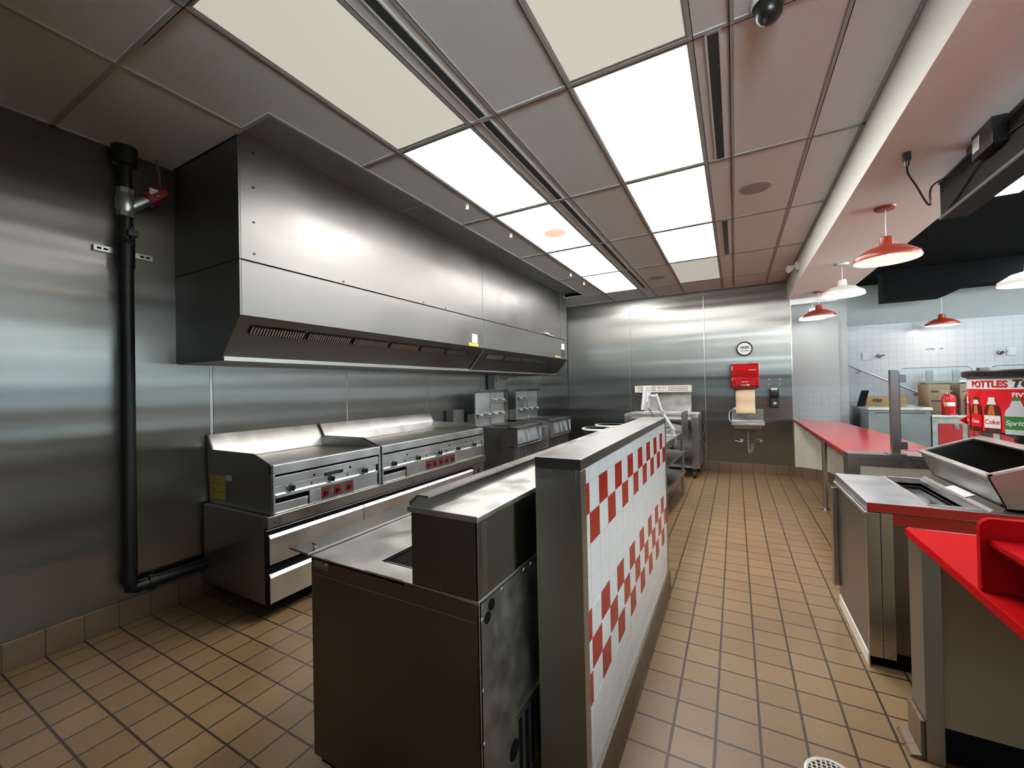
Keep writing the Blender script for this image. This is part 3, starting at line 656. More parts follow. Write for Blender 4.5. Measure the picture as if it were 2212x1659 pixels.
# ---------------------------------------------------------------- steel work table behind the half wall, turned slightly
TA = math.radians(-3.05)
TR = Vector((-.648, 4.57, 0))
t = thing('work_table', 'stainless work table with two undershelves standing just beyond the tiled half wall', 'table', TR, TA)
L0, L1, DW = -1.38, 1.45, .74
def lobj(b, n, m, p=None, bevel=0.):
    return b.obj(n, m, local=True, parent=p or t, bevel=bevel)
b = B(); b.box(-DW, 0, L0, L1, .835, .85); b.box(-.02, 0, L0, L1, .79, .835); b.box(-DW, -DW+.02, L0, L1, .79, .835); b.box(-DW, 0, L1-.02, L1, .79, .835); lobj(b, 'tabletop', STL, bevel=.002)
for z in (.58, .313): lobj(B().box(-DW+.03, -.02, L0+.04, L1-.12, z-.03, z), 'shelf', STD, bevel=.002)
for x in (-.045, -DW+.045):
    for y in (L0+.10, L1-.22):
        lobj(B().cyl((x, y, .12), (x, y, .80), .0205, n=20).cyl((x, y, .10), (x, y, .17), .028, .026, 20).cyl((x, y, .012), (x, y, .10), .021, .017, 16).cyl((x, y, 0), (x, y, .012), .019, n=16), 'leg', STL)
def onT(x, y, z): return Matrix.Rotation(TA, 4, 'Z') @ Vector((x, y, z)) + TR
t = thing('tray_rack', 'slanted steel tray rack with dark slats at the far end of the work table', 'rack', onT(-.2, 1.15, .85), TA)
lobj(B().box(.195, .200, -.20, .29, .0, .255).box(.18, .2, -.20, .29, .0, .012), 'end_plate', STD, bevel=.001)
for i in range(4): lobj(B().prism([(-.22, .10+.0), (.195, .03), (.195, .038), (-.22, .108)], 'y', -.18+i*.12, -.10+i*.12), 'slat', STD)
lobj(B().cyl((-.2, -.2, .005), (-.2, -.2, .105), .008).cyl((-.2, .28, .005), (-.2, .28, .105), .008), 'support', STL)
# monitor on an arm, clamped to the table edge
q = onT(-.02, .55, .85)
t = thing('screen_mount', 'white gas-spring screen mount clamped to the edge of the steel work table', 'monitor arm', q, 0)
lobj(B().box(-.10, .02, -.05, .05, .0, .014).box(-.09, .015, -.045, .045, -.055, -.045).box(.012, .022, -.02, .02, -.10, .014), 'clamp', ARMW, bevel=.002)
lobj(B().cyl((-.02, .0, -.13), (-.02, 0, -.05), .006).cyl((-.02, 0, -.145), (-.02, 0, -.13), .028), 'clamp_screw', BLK)
lobj(B().cyl((-.015, 0, .014), (-.015, 0, .09), .028, .026, 24), 'post', ARMW)
lobj(B().tube([(-.012, 0, .075), (-.03, 0, .105), (-.13, .01, .265)], .026, 14), 'lower_arm', ARMW)
lobj(B().tube([(-.13, .01, .265), (-.15, .01, .33), (-.185, .0, .46), (-.20, 0, .50)], .020, 14).cyl((-.13, -.02, .28), (-.13, .04, .28), .025), 'upper_arm', ARMW)
lobj(B().cyl((-.27, .0, .47), (-.185, 0, .47), .02, .024, 16), 'head', ARMW)
t = thing('monitor', 'thin white screen panel held up by the white clamped mount, seen nearly edge-on', 'monitor', q+Vector((-.285, 0, .455)), 0)
a_ = math.radians(7)
def mon(x, y, z): return (x*math.cos(a_)+z*math.sin(a_), y, -x*math.sin(a_)+z*math.cos(a_))
def mbox(x0, x1, y0, y1, z0, z1):
    return B().add([mon(x, y, z) for x in (x0, x1) for y in (y0, y1) for z in (z0, z1)], [(0, 1, 3, 2), (4, 6, 7, 5), (0, 4, 5, 1), (2, 3, 7, 6), (0, 2, 6, 4), (1, 5, 7, 3)])
lobj(mbox(-.035, -.005, -.19, .19, -.14, .14), 'casing', WHP, bevel=.004)
lobj(mbox(-.038, -.035, -.18, .18, -.13, .13), 'screen', BLK)
lobj(mbox(-.005, .012, -.05, .05, -.05, .05), 'mount_plate', WHP)
lobj(B().tube([(-.01, .05, -.13), (.03, .05, -.19), (.05, .05, -.28), (.045, .05, -.42)], .004, 8), 'cable', BLK)
for i, (x, y, l) in enumerate(((-1.76, 5.80, 'nearer round black bin with a white rim seen just over the half wall'), (-1.74, 6.36, 'farther round black bin with a white rim seen just over the half wall'))):
    t = thing('waste_bin', l, 'bin', (x, y, 0), 0, 'round bins behind the half wall')
    B().lathe([(0, 0), (.17, 0), (.215, .845), (.208, .845), (.16, .02), (0, .02)], (x, y, 0), 28).obj('tub', BLK, parent=t)
    B().lathe([(.19, .852), (.228, .850), (.232, .835), (.217, .825)], (x, y, 0), 28).obj('rim', WHP, parent=t)

# ---------------------------------------------------------------- back wall: warming station, sink, dispensers, clock
t = thing('warming_station', 'stainless fry warming station with a heat lamp on a backplate standing by the back wall', 'warming station', (-1.05, 7.2, 0))
x0, x1, y0, y1 = -1.625, -.507, 6.86, 7.55
b = B(); b.box(x0, x1, y0, y0+.03, .945, .985); b.box(x0, x1, y1-.03, y1, .945, .985); b.box(x0, x0+.03, y0, y1, .945, .985); b.box(x1-.03, x1, y0, y1, .945, .985); b.obj('top_frame', STB, bevel=.003, parent=t)
B().box(x0+.03, x1-.03, y0+.03, y1-.03, .90, .905).obj('dump_pan', STD, parent=t)
B().box(x0, x0+.02, y0, y1, .16, .945).obj('side_panel', STD, parent=t); B().box(x1-.02, x1, y0, y1, .16, .945).obj('side_panel', STL, parent=t)
B().box(x0+.02, x1-.02, y1-.02, y1, .16, .945).obj('back_panel', STD, parent=t)
B().box(x1-.10, x1-.02, y0, y0+.02, .16, .945).obj('front_post', STL, bevel=.002, parent=t); B().box(x0+.02, x0+.05, y0, y0+.02, .16, .945).obj('front_post', STL, bevel=.002, parent=t)
B().box(x0+.05, x1-.10, y0+.03, y1-.02, .17, .19).box(x0+.05, x1-.10, y0, y0+.012, .165, .18).obj('bottom_shelf', STB, parent=t)
B().box(x0+.05, x1-.10, y0+.06, y1-.02, .38, .40).box(x0+.05, x1-.10, y0+.02, y0+.06, .87, .90).obj('shelf', STD, parent=t)
B().box(-1.43, -.655, 7.52, 7.54, .985, 1.32).obj('backplate', STB, parent=t)
hl = B().box(-1.555, -.64, 7.38, 7.56, 1.325, 1.44).obj('heat_lamp', plain('cream heater housing', (.66, .60, .50), .35), bevel=.004, parent=t)
b = B()
for gx in (-1.50, -.99):
    for i in range(10):
        for j in range(3): b.box(gx+i*.031, gx+i*.031+.014, 7.377, 7.38, 1.353+j*.028, 1.365+j*.028)
b.obj('vent_hole', BLKM, parent=hl)['kind'] = 'stuff'
B().box(-1.165, -1.135, 7.377, 7.38, 1.395, 1.42).obj('switch', plain('orange switch', (.6, .12, .03), .4), parent=hl)
B().box(-1.16, -1.08, 7.377, 7.38, 1.350, 1.365).box(-1.12, -1.03, 7.3775, 7.38, 1.39, 1.42, 0).obj('badge', GRAY, parent=hl)
B().box(-.70, -.67, 7.40, 7.43, .985, 1.07).obj('post_light', WHP, parent=t)
b = B(); b.tube([(x1+.001, 7.30, .85), (x1+.05, 7.30, .80), (x1+.06, 7.28, .70), (x1+.03, 7.25, .62)], .009); b.tube([(x1+.001, 7.35, .55), (x1+.06, 7.33, .45), (x1+.05, 7.3, .36), (x1+.001, 7.28, .32)], .009)
b.obj('cord', BLK, parent=t)
B().box(x1, x1+.004, y0+.1, y1-.05, .60, .93).obj('access_panel', STD, bevel=.001, parent=t)
for x, y in ((x0+.07, y0+.07), (x1-.07, y0+.05), (x0+.07, y1-.07), (x1-.07, y1-.07)):
    w_ = B().cyl((x-.016, y+.02, .055), (x+.016, y+.02, .055), .055, n=22).obj('caster', RUB, parent=t)
    B().prism([(y-.03, .16), (y+.03, .16), (y+.03, .06), (y+.015, .045)], 'x', x+.017, x+.021).prism([(y-.03, .16), (y+.03, .16), (y+.03, .06), (y+.015, .045)], 'x', x-.021, x-.017).box(x-.03, x+.03, y-.035, y+.035, .15, .16).obj('fork', STL, parent=w_)

t = thing('hand_sink', 'small stainless wall-mounted hand sink under the brown paper towel', 'sink', (.16, 7.5, .9))
B().box(-.065, .385, 7.668, 7.688, .845, 1.03).box(-.065, .385, 7.655, 7.688, 1.02, 1.032).obj('backsplash', STL, bevel=.003, parent=t)
b = B(); x0, x1, y0, y1 = -.065, .385, 7.36, 7.67
b.box(x0, x1, y0, y0+.04, .80, .848); b.box(x0, x0+.04, y0, y1, .80, .848); b.box(x1-.04, x1, y0, y1, .80, .848); b.box(x0+.04, x1-.04, y1-.04, y1, .80, .848); b.obj('rim', STB, bevel=.004, parent=t)
b = B(); P4 = lambda i, z: [(x0+i, y0+i, z), (x1-i, y0+i, z), (x1-i, y1-.02, z), (x0+i, y1-.02, z)]
vs = P4(.025, .80)+P4(.045, .735)+P4(.12, .69); b.add(vs, [(0, 1, 5, 4), (1, 2, 6, 5), (2, 3, 7, 6), (3, 0, 4, 7), (4, 5, 9, 8), (5, 6, 10, 9), (6, 7, 11, 10), (7, 4, 8, 11), (8, 9, 10, 11)])
b.obj('basin', STD, parent=t)
B().tube([(.155, 7.64, .85), (.155, 7.62, .90), (.155, 7.56, .93), (.155, 7.52, .91)], .011).box(.07, .24, 7.62, 7.668, .90, .93).obj('faucet', CHR, bevel=.001, parent=t)
B().cyl((.16, 7.5, .69), (.16, 7.5, .46), .019, n=18).obj('tailpiece', STL, parent=t)
B().cyl((.16, 7.5, .46), (.16, 7.5, .49), .03, n=18).tube([(.16, 7.5, .46), (.165, 7.5, .38), (.20, 7.52, .35), (.225, 7.55, .40), (.22, 7.6, .45), (.215, 7.69, .45)], .021, 12).cyl((.165, 7.5, .34), (.165, 7.5, .40), .028, n=16).obj('trap', CHR, parent=t)
for sx, ex in ((.04, .075), (.30, .345)):
    d = 1 if sx > .1 else -1
    B().tube([(sx+.02, 7.5, .70), (sx+d*.06, 7.52, .62), (sx+d*.03-.03, 7.55, .53), (sx-d*.05, 7.58, .50), (sx-.02, 7.60, .56), (ex, 7.64, .55)], .0055, 8).obj('supply_line', STL, parent=t)
    B().cyl((ex, 7.62, .53), (ex, 7.688, .53), .011, n=12).lathe([(0, 7.615), (.022, 7.615), (.022, 7.635), (0, 7.635)], (ex, 0, .53), 16, ax='y').obj('stop_valve', CHR, parent=t)
B().box(-.03, .02, 7.63, 7.66, 1.02, 1.06).obj('soap_dish', WHP, parent=t)
B().tube([(-.075, 7.66, 1.0), (-.095, 7.64, .98), (-.10, 7.62, .88), (-.08, 7.6, .83)], .006, 8).obj('side_tube', WHP, parent=t)

t = thing('towel_dispenser', 'glossy red paper towel dispenser on the steel wall above the hand sink', 'dispenser', (.14, 7.6, 1.57))
b = B(); pr = [(7.69, 1.375), (7.52, 1.375), (7.485, 1.40), (7.48, 1.50), (7.50, 1.54), (7.47, 1.60), (7.465, 1.66), (7.49, 1.73), (7.54, 1.765), (7.69, 1.775)]
b.prism(pr, 'x', -.048, .328); body = b.obj('cover', PLRED, bevel=.012, parent=t)
B().box(.0, .28, 7.474, 7.49, 1.41, 1.50).obj('window_panel', plain('darker red plastic', (.34, .004, .008), .2), bevel=.006, parent=body)
B().box(.19, .29, 7.460, 7.466, 1.655, 1.663).box(.09, .18, 7.4725, 7.475, 1.472, 1.478).box(.08, .19, 7.4725, 7.475, 1.42, 1.426).box(.16, .20, 7.4725, 7.475, 1.414, 1.434).obj('marking', WLAB, parent=body)
B().box(-.02, .30, 7.52, 7.6, 1.362, 1.376).obj('outlet_slot', BLK, parent=t)
t = thing('paper_towel', 'sheet of brown paper towel hanging from the red dispenser over the sink', 'paper towel', (.14, 7.55, 1.1))
b = B(); n = 14; vs = []
for i in range(n+1):
    z = 1.372-.415*i/n; y = 7.56+.008*math.sin(i*.9)-.03*i/n
    for xx in (.003, .075, .145, .215, .272): vs.append((xx, y+.004*math.sin(xx*30+i*.5), z-(.006*math.sin(xx*25) if i == n else 0)))
b.add(vs, [(i*5+j, i*5+j+1, (i+1)*5+j+1, (i+1)*5+j) for i in range(n) for j in range(4)], 0, True); o = b.obj('sheet', PAPR, parent=t)
md = o.modifiers.new('thick', 'SOLIDIFY'); md.thickness = .001
t = thing('soap_dispenser', 'black soap dispenser on the steel wall to the right of the sink', 'dispenser', (.535, 7.65, 1.2))
b = B(); b.prism([(7.69, 1.055), (7.60, 1.055), (7.592, 1.07), (7.60, 1.22), (7.575, 1.25), (7.575, 1.32), (7.61, 1.36), (7.69, 1.365)], 'x', .478, .598); body = b.obj('housing', BLK, bevel=.018, parent=t)
B().lathe([(0, 7.590), (.022, 7.592), (.024, 7.598), (.0, 7.61)], (.54, 0, 1.13), 20, ax='y').obj('sight_window', GRAY, parent=body)
B().prism([(7.58, 1.335), (7.60, 1.368), (7.68, 1.372), (7.68, 1.362), (7.605, 1.355)], 'x', .49, .575).obj('lid', plain('clear lid', (.5, .5, .5), .1), parent=t)
t = thing('wall_clock', 'round digital wall clock with a black rim and white face on the steel back wall', 'clock', (.146, 7.68, 2.013))
B().lathe([(.098, 7.652), (.104, 7.648), (.118, 7.652), (.118, 7.69)], (.146, 0, 2.013), 44, ax='y').obj('rim', BLK, parent=t)
f = B().lathe([(0, 7.662), (.10, 7.662), (.10, 7.668)], (.146, 0, 2.013), 44, ax='y').obj('face', WHP, parent=t)
B().box(.085, .208, 7.658, 7.662, 2.012, 2.058).obj('time_display', LCD, parent=f); B().box(.085, .208, 7.658, 7.662, 1.972, 1.988).obj('date_display', LCD, parent=f)
for x, z, l in ((.475, 1.506, 'upper left'), (.621, 1.506, 'upper right'), (.475, 1.426, 'lower left'), (.617, 1.426, 'lower right')):
    tag(B().box(x-.013, x+.013, 7.686, 7.69, z-.009, z+.009).obj('adhesive_patch', GRAY), l+' of four small grey patches above the black soap dispenser', 'patch', 'grey patches on the steel wall')

# ---------------------------------------------------------------- far counter with red top, curved pony wall, end wall with steel cap
import itertools
cv = [(.79, 7.66), (.93, 7.63), (1.04, 7.56), (1.12, 7.47), (1.17, 7.35), (1.20, 7.2), (1.205, 7.0), (1.205, 4.18)]
def offs(pts, d):
    out = []
    for i, p in enumerate(pts):
        a = Vector(pts[max(i-1, 0)]); c_ = Vector(pts[min(i+1, len(pts)-1)]); v = (c_-a).normalized(); out.append((p[0]-v.y*d, p[1]+v.x*d))
    return out
o_ = offs(cv, .12)
struct(B().prism(cv+o_[::-1], 'z', .14, .85).obj('wall_counter_curved', CREAM))
i_ = offs(cv, -.012)
struct(B().prism(i_+offs(cv, .10)[::-1], 'z', 0, .145).obj('baseboard_counter', BASEX))
t = thing('far_counter', 'long glossy red counter running from the steel back wall towards the glass guard', 'counter', (1.1, 5.8, .87))
top = [(.775, 4.19), (.775, 7.64), (.92, 7.62), (1.08, 7.5), (1.22, 7.32), (1.30, 7.1), (1.335, 6.8), (1.38, 6.2), (1.42, 5.6), (1.425, 4.19)]
B().prism(top, 'z', .852, .882).obj('countertop', RED, bevel=.004, parent=t)
for y in (5.80, 4.72):
    l = B().cyl((.875, y, .012), (.875, y, .85), .024, n=22).cyl((.875, y, .79), (.875, y, .85), .03, n=22).cyl((.875, y, .03), (.875, y, .10), .020, n=16).obj('leg', STL, parent=t)
    B().lathe([(0, .018), (.03, .016), (.06, .008), (.062, 0), (0, 0)], (.875, y, 0), 24).obj('floor_flange', STL, parent=l)
t = thing('counter_end_wall', 'cream-fronted low end wall with a stainless steel cap under the glass guard post', 'partition', (1.6, 4.1, 0))
B().box(.762, 3.2, 4.036, 4.172, 0, .88).obj('core', CREAM, parent=t)
B().box(.755, 3.2, 4.028, 4.18, .866, .90).obj('cap', STL, bevel=.003, parent=t)
B().box(.755, .82, 4.028, 4.18, .12, .866).obj('end_post', STL, bevel=.002, parent=t)
B().box(.82, 3.2, 4.03, 4.036, .815, .866).obj('top_trim', STL, parent=t)
B().box(.75, 3.2, 4.02, 4.036, 0, .12).obj('base_tile', BASEX, parent=t)
t = thing('glass_guard', 'clear glass food guard held by square steel posts on the capped end wall', 'glass guard', (1.05, 4.1, .9))
def post(x):
    p = B().box(x-.025, x+.025, 4.078, 4.122, .905, 1.535).obj('post', STD, bevel=.002, parent=t)
    B().box(x-.05, x+.05, 4.04, 4.165, .901, .909).obj('base_plate', STL, bevel=.002, parent=p)
    for z in (1.47, .965): B().box(x+.025, x+.068, 4.085, 4.115, z-.028, z+.028).obj('clamp', STD, bevel=.004, parent=p)
post(1.052); post(1.525)
def rr(x0, x1, z0, z1, r):
    out = []
    for cx, cz, a0 in ((x1-r, z1-r, 0), (x0+r, z1-r, 90), (x0+r, z0+r, 180), (x1-r, z0+r, 270)):
        for k in range(7): a = math.radians(a0+15*k); out.append((cx+r*math.cos(a), cz+r*math.sin(a)))
    return out
for x0, x1 in ((1.085, 1.475), (1.56, 2.1)):
    g_ = B().prism(rr(x0, x1, .93, 1.545, .035), 'y', 4.096, 4.104).obj('pane', GLS, parent=t)
    q = rr(x0, x1, .93, 1.545, .035); q.append(q[0])
    B().tube([(a, 4.1, c_) for a, c_ in q], .0022, 6).obj('polished_edge', STD, parent=g_)

# ---------------------------------------------------------------- refrigerated fixings unit with tilted hopper
t = thing('fixings_cooler', 'stainless topping cooler with an open well on the right side of the aisle', 'cooler', (1.0, 3.05, 0))
X0, X1, Y0, Y1, ZT = .572, 1.62, 2.68, 3.44, .845
B().box(X0+.012, X1, Y0+.03, Y1, .10, .80).obj('body', STP, parent=t)
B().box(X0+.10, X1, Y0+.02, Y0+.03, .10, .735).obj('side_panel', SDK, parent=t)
B().box(X0+.02, X1, Y0+.06, Y1-.02, .0, .10).obj('plinth', BLKM, parent=t)
B().box(X0, X0+.012, Y0+.012, Y1-.06, .075, .775).obj('front_panel', STD, bevel=.003, parent=t)
B().box(X0-.03, X0+.012, Y1-.055, Y1-.035, .12, .76).box(X0-.03, X0-.024, Y1-.085, Y1-.035, .12, .76).obj('door_handle', STL, bevel=.002, parent=t)
B().box(X0-.004, X0+.05, Y0+.0, Y0+.03, .07, .795).box(X0+.052, X0+.10, Y0+.004, Y0+.03, .07, .795).obj('corner_post', STL, bevel=.003, parent=t)
B().box(X0-.012, X0, Y0, Y1-.01, .782, .797).obj('drip_lip', STB, bevel=.002, parent=t)
B().box(X0-.004, X0+.003, Y0+.03, Y1-.06, .0, .065).obj('kick_strip', plain('pale kick strip', (.75, .73, .66), .4), parent=t)  # pale strip along the foot of the front panel
wx0, wx1, wy0, wy1 = .82, .985, 2.735, 3.41
b = B(); b.box(X0, wx0, Y0, Y1, .80, ZT); b.box(wx1, X1, Y0, Y1, .80, ZT); b.box(wx0, wx1, Y0, wy0, .80, ZT); b.box(wx0, wx1, wy1, Y1, .80, ZT); b.obj('top', steel('blue-white worktop steel', (.60, .62, .66), (.3, .44), 0, blotch=8, var=.15), bevel=.002, parent=t)
b = B(); b.box(wx0, wx1, wy0, wy1, .58, .59, 1); b.box(wx0-.004, wx0, wy0, wy1, .58, .82); b.box(wx1, wx1+.004, wy0, wy1, .58, .82); b.box(wx0, wx1, wy0-.004, wy0, .58, .82); b.box(wx0, wx1, wy1, wy1+.004, .58, .82)
w_ = b.obj('well', [STL, BLKM], parent=t)
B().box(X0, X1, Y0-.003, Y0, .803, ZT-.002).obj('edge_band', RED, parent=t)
B().box(X0+.10, X1, Y0+.012, Y0+.03, .738, .796).obj('reflection_band', RED, parent=t)  # red reflection under the edge, built as a solid coloured band
b = B(); b.box(wx0-.012, wx0, wy0-.012, wy1+.012, ZT, ZT+.006); b.box(wx1, wx1+.012, wy0-.012, wy1+.012, ZT, ZT+.006); b.box(wx0, wx1, wy0-.012, wy0, ZT, ZT+.006); b.box(wx0, wx1, wy1, wy1+.012, ZT, ZT+.006); b.obj('rim', STB, bevel=.002, parent=w_)
b = B(); b.prism([(1.01, ZT+.001), (1.05, ZT+.001), (1.058, ZT+.024), (1.022, ZT+.014)], 'y', Y0+.01, Y1+.03); b.obj('hinge_strip', STL, parent=t)
B().prism([(1.012, ZT+.0118), (1.022, ZT+.0148), (1.056, ZT+.0248), (1.046, ZT+.026)], 'y', 2.93, 3.16).obj('label', WLAB, parent=t)

t = thing('tilted_hopper', 'steep-sided stainless hopper with a dark open mouth on the topping cooler', 'hopper', (1.3, 3.1, ZT))
yA, yB = 2.715, 3.50
O = [(1.070, .862), (1.012, 1.008), (1.275, 1.108), (1.46, 1.03), (1.46, .862)]
I = [(1.085, .875), (1.040, 1.004), (1.262, 1.088), (1.44, 1.02), (1.44, .875)]
def slab(p, q, off, y0, y1, bld, m=0):
    d = (Vector(q)-Vector(p)).normalized(); n = Vector((-d.y, d.x))*off
    bld.prism([p, q, (q[0]+n.x, q[1]+n.y), (p[0]+n.x, p[1]+n.y)], 'y', y0, y1, m)
b = B(); slab(O[0], O[1], -.008, yA, yB, b); b.obj('front_plate', STD, bevel=.0015, parent=t)
b = B(); b.prism([(1.070, .862), (1.012, 1.008), (1.275, 1.108), (1.46, 1.03), (1.46, .862)], 'y', yA, yA+.008); b.obj('side_plate', STD, bevel=.0015, parent=t)
b = B(); b.prism([(1.070, .862), (1.012, 1.008), (1.275, 1.108), (1.46, 1.03), (1.46, .862)], 'y', yB-.008, yB); b.obj('side_plate', STD, bevel=.0015, parent=t)
b = B(); slab(O[2], O[3], -.008, yA, yB, b); b.box(1.452, 1.46, yA, yB, .862, 1.03); b.obj('rear_plate', STD, bevel=.0015, parent=t)
b = B(); b.prism([(1.085, .87), (1.45, .87), (1.45, .878), (1.085, .878)], 'y', yA+.008, yB-.008); b.prism([(1.078, .866), (1.026, 1.0), (1.029, 1.001), (1.082, .866)], 'y', yA+.008, yB-.008); b.box(1.06, 1.40, yA+.008, yA+.010, .87, 1.0); b.obj('liner', BLKM, parent=t)
b = B()
def lipbar(p, q, y0, y1): slab(p, q, .010, y0, y1, b)
slope = (Vector(O[2])-Vector(O[1])).normalized()
def onm(s, h): n = Vector((-slope.y, slope.x)); v = Vector(O[1])+slope*s+n*h; return (v.x, v.y)
Lm = (Vector(O[2])-Vector(O[1])).length
b.prism([onm(-.006, -.006), onm(.02, -.006), onm(.02, .006), onm(-.006, .006)], 'y', yA-.006, yB+.006)
b.prism([onm(Lm-.03, -.006), onm(Lm+.012, -.006), onm(Lm+.012, .006), onm(Lm-.03, .006)], 'y', yA-.006, yB+.006)
b.prism([onm(0, -.006), onm(Lm, -.006), onm(Lm, .006), onm(0, .006)], 'y', yA-.006, yA+.016)
b.prism([onm(0, -.006), onm(Lm, -.006), onm(Lm, .006), onm(0, .006)], 'y', yB-.016, yB+.006)
b.obj('mouth_rim', STB, bevel=.002, parent=t)
tag(B().box(1.475, 2.2, 3.512, 3.98, 0, .90).obj('service_cabinet', STD, bevel=.003), 'plain stainless cabinet behind the hopper carrying the bottle tub', 'cabinet')

# ---------------------------------------------------------------- bottle tub with printed wrap
BC = Vector((1.631, 3.59)); BR = .347; bz0, bz1 = 1.135, 1.463
t = thing('bottle_tub', 'round bottle ice tub with a red soda-bottle wrap and thick black rim', 'ice tub', (BC.x, BC.y, .9))
B().lathe([(0, .902), (.16, .902), (.16, 1.09), (.26, bz0), (0, bz0)], (BC.x, BC.y, 0), 48).obj('pedestal', BLK, parent=t)
B().lathe([(.25, bz0), (BR-.012, bz0), (BR, bz0+.01), (BR, bz1)], (BC.x, BC.y, 0), 72).obj('tub', SREDP, parent=t)
B().lathe([(BR-.04, bz1+.02), (BR-.03, bz1), (BR+.014, bz1), (BR+.024, bz1+.008), (BR+.024, bz1+.036), (BR+.014, bz1+.044), (BR-.02, bz1+.042), (BR-.04, bz1+.03), (BR-.045, bz1-.1), (0, bz1-.1)], (BC.x, BC.y, 0), 72).obj("rim", BLK, parent=t)
TL = math.atan2(-BC.y, -BC.x)            # direction from the tub towards the open floor
def wrapv(s, z, off): a = TL+s/BR; return (BC.x+(BR+off)*math.cos(a), BC.y+(BR+off)*math.sin(a), z)
def wrap_poly(b, rows, off, mat=0, n=8):
    """rows: (z, s_left, s_right) bottom to top; a curved skin over the tub"""
    vs = [wrapv(l+(r-l)*k/n, z, off) for z, l, r in rows for k in range(n+1)]
    fs = [(i*(n+1)+k, i*(n+1)+k+1, (i+1)*(n+1)+k+1, (i+1)*(n+1)+k) for i in range(len(rows)-1) for k in range(n)]
    b.add(vs, fs, mat, True)
def wrap_text(name, body, size, s0, z0, mat, off, **k):
    vs, fs = text_mesh(body, size, depth=0, **k)
    bm = bmesh.new(); bvs = [bm.verts.new(v) for v in vs]
    for f in fs:
        try: bm.faces.new([bvs[i] for i in f])
        except ValueError: pass
    bmesh.ops.triangulate(bm, faces=bm.faces); bmesh.ops.subdivide_edges(bm, edges=[e for e in bm.edges if e.calc_length() > .03], cuts=2)
    bm.verts.index_update(); b = B(); b.add([wrapv(s0+v.co.x, z0+v.co.y, off) for v in bm.verts], [[v.index for v in f.verts] for f in bm.faces]); bm.free()
    return b.obj(name, mat, parent=t)
b = B(); wrap_poly(b, [(bz1-.068, -1.05, 1.05), (bz1, -1.05, 1.05)], .0015, 0, 60); b.obj('header_band', WPRT, parent=t)
wrap_text('header_lettering', 'BOTTLES', .0525, -.384, bz1-.056, plain('red print', (.55, .01, .02), .4), .0032, bold=.0022, spacing=1.0)
wrap_text('header_lettering', 'TO', .059, -.158, bz1-.056, INK, .0032, bold=.0022, shear=.25)
wrap_text('price_lettering', 'FIVE', .034, -.155, bz1-.112, WPRT, .0032, bold=.0014)
def bottle(s, kind):
    """one printed bottle on the wrap"""
    z0 = bz0+.004; h = .215
    prof = [(0, .040), (.03, .043), (.10, .043), (.125, .043), (.15, .038), (.165, .026), (.178, .017), (.19, .0165)] if kind != 'clear' else [(0, .048), (.03, .050), (.11, .050), (.135, .044), (.155, .030), (.17, .019), (.19, .018)]
    capm = {'cola': INK, 'diet': WPRT, 'clear': GRN, 'red': WPRT}[kind]
    b = B(); wrap_poly(b, [(z0+a, s-w, s+w) for a, w in prof], .002, 0, 8)
    if kind != 'clear': wrap_poly(b, [(z0+.105, s-.022, s+.018), (z0+.135, s-.018, s+.014), (z0+.16, s-.010, s+.010)], .0024, 1, 4)
    wrap_poly(b, [(z0+.165, s-.026, s+.026), (z0+.19, s-.0165, s+.0165)], .0026, 2, 4)
    body = b.obj('printed_bottle', [CLR if kind == 'clear' else COLA, AMB, WPRT if kind != 'clear' else CLR], parent=t)
    b = B(); wrap_poly(b, [(z0+.19, s-.018, s+.018), (z0+.208, s-.017, s+.017)], .0028, 0, 4); b.obj('cap_print', capm, parent=body)
    w = .043 if kind != 'clear' else .050
    b = B(); wrap_poly(b, [(z0+.028, s-w, s+w), (z0+.102, s-w, s+w)], .0028, 0, 8); b.obj('label_print', {'cola': SREDP, 'diet': WPRT, 'clear': GRN, 'red': SREDP}[kind], parent=body)
    return body
for s_, k_, tx, sz, tm in ((-.455, 'red', 'Cola', .030, WPRT), (-.352, 'cola', 'Coca', .030, WPRT), (-.249, 'diet', 'Coke', .036, SREDP), (-.138, 'clear', 'Sprite', .038, WPRT), (-.03, 'cola', 'Coke', .036, WPRT), (.08, 'diet', 'Coke', .036, SREDP)):
    bt = bottle(s_, k_)
    o = wrap_text('label_lettering', tx, sz, s_-(.040 if tx != 'Sprite' else .047), bz0+.056, tm, .0034, bold=.0008, shear=.2 if tx == 'Sprite' else 0)
    o.parent = bt; o.location = (0, 0, 0)
a1, a2, a3 = wrapv(-.52, bz0+.10, 0), wrapv(-.50, bz0+.045, 0), None
p0 = Vector(wrapv(-.50, bz0+.06, 0)); left = Vector((-.878, -.478, 0))
b = B(); dn = Vector((0, 0, 1))
pts = [p0+dn*.028, p0-dn*.03, p0+left*.055+dn*.0]; fw_ = Vector((.478, -.878, 0))*.004
b.add(pts+[p+fw_ for p in pts], [(0, 1, 2), (5, 4, 3), (0, 3, 4, 1), (1, 4, 5, 2), (2, 5, 3, 0)]); b.obj('corner_flag', SREDP, parent=t)

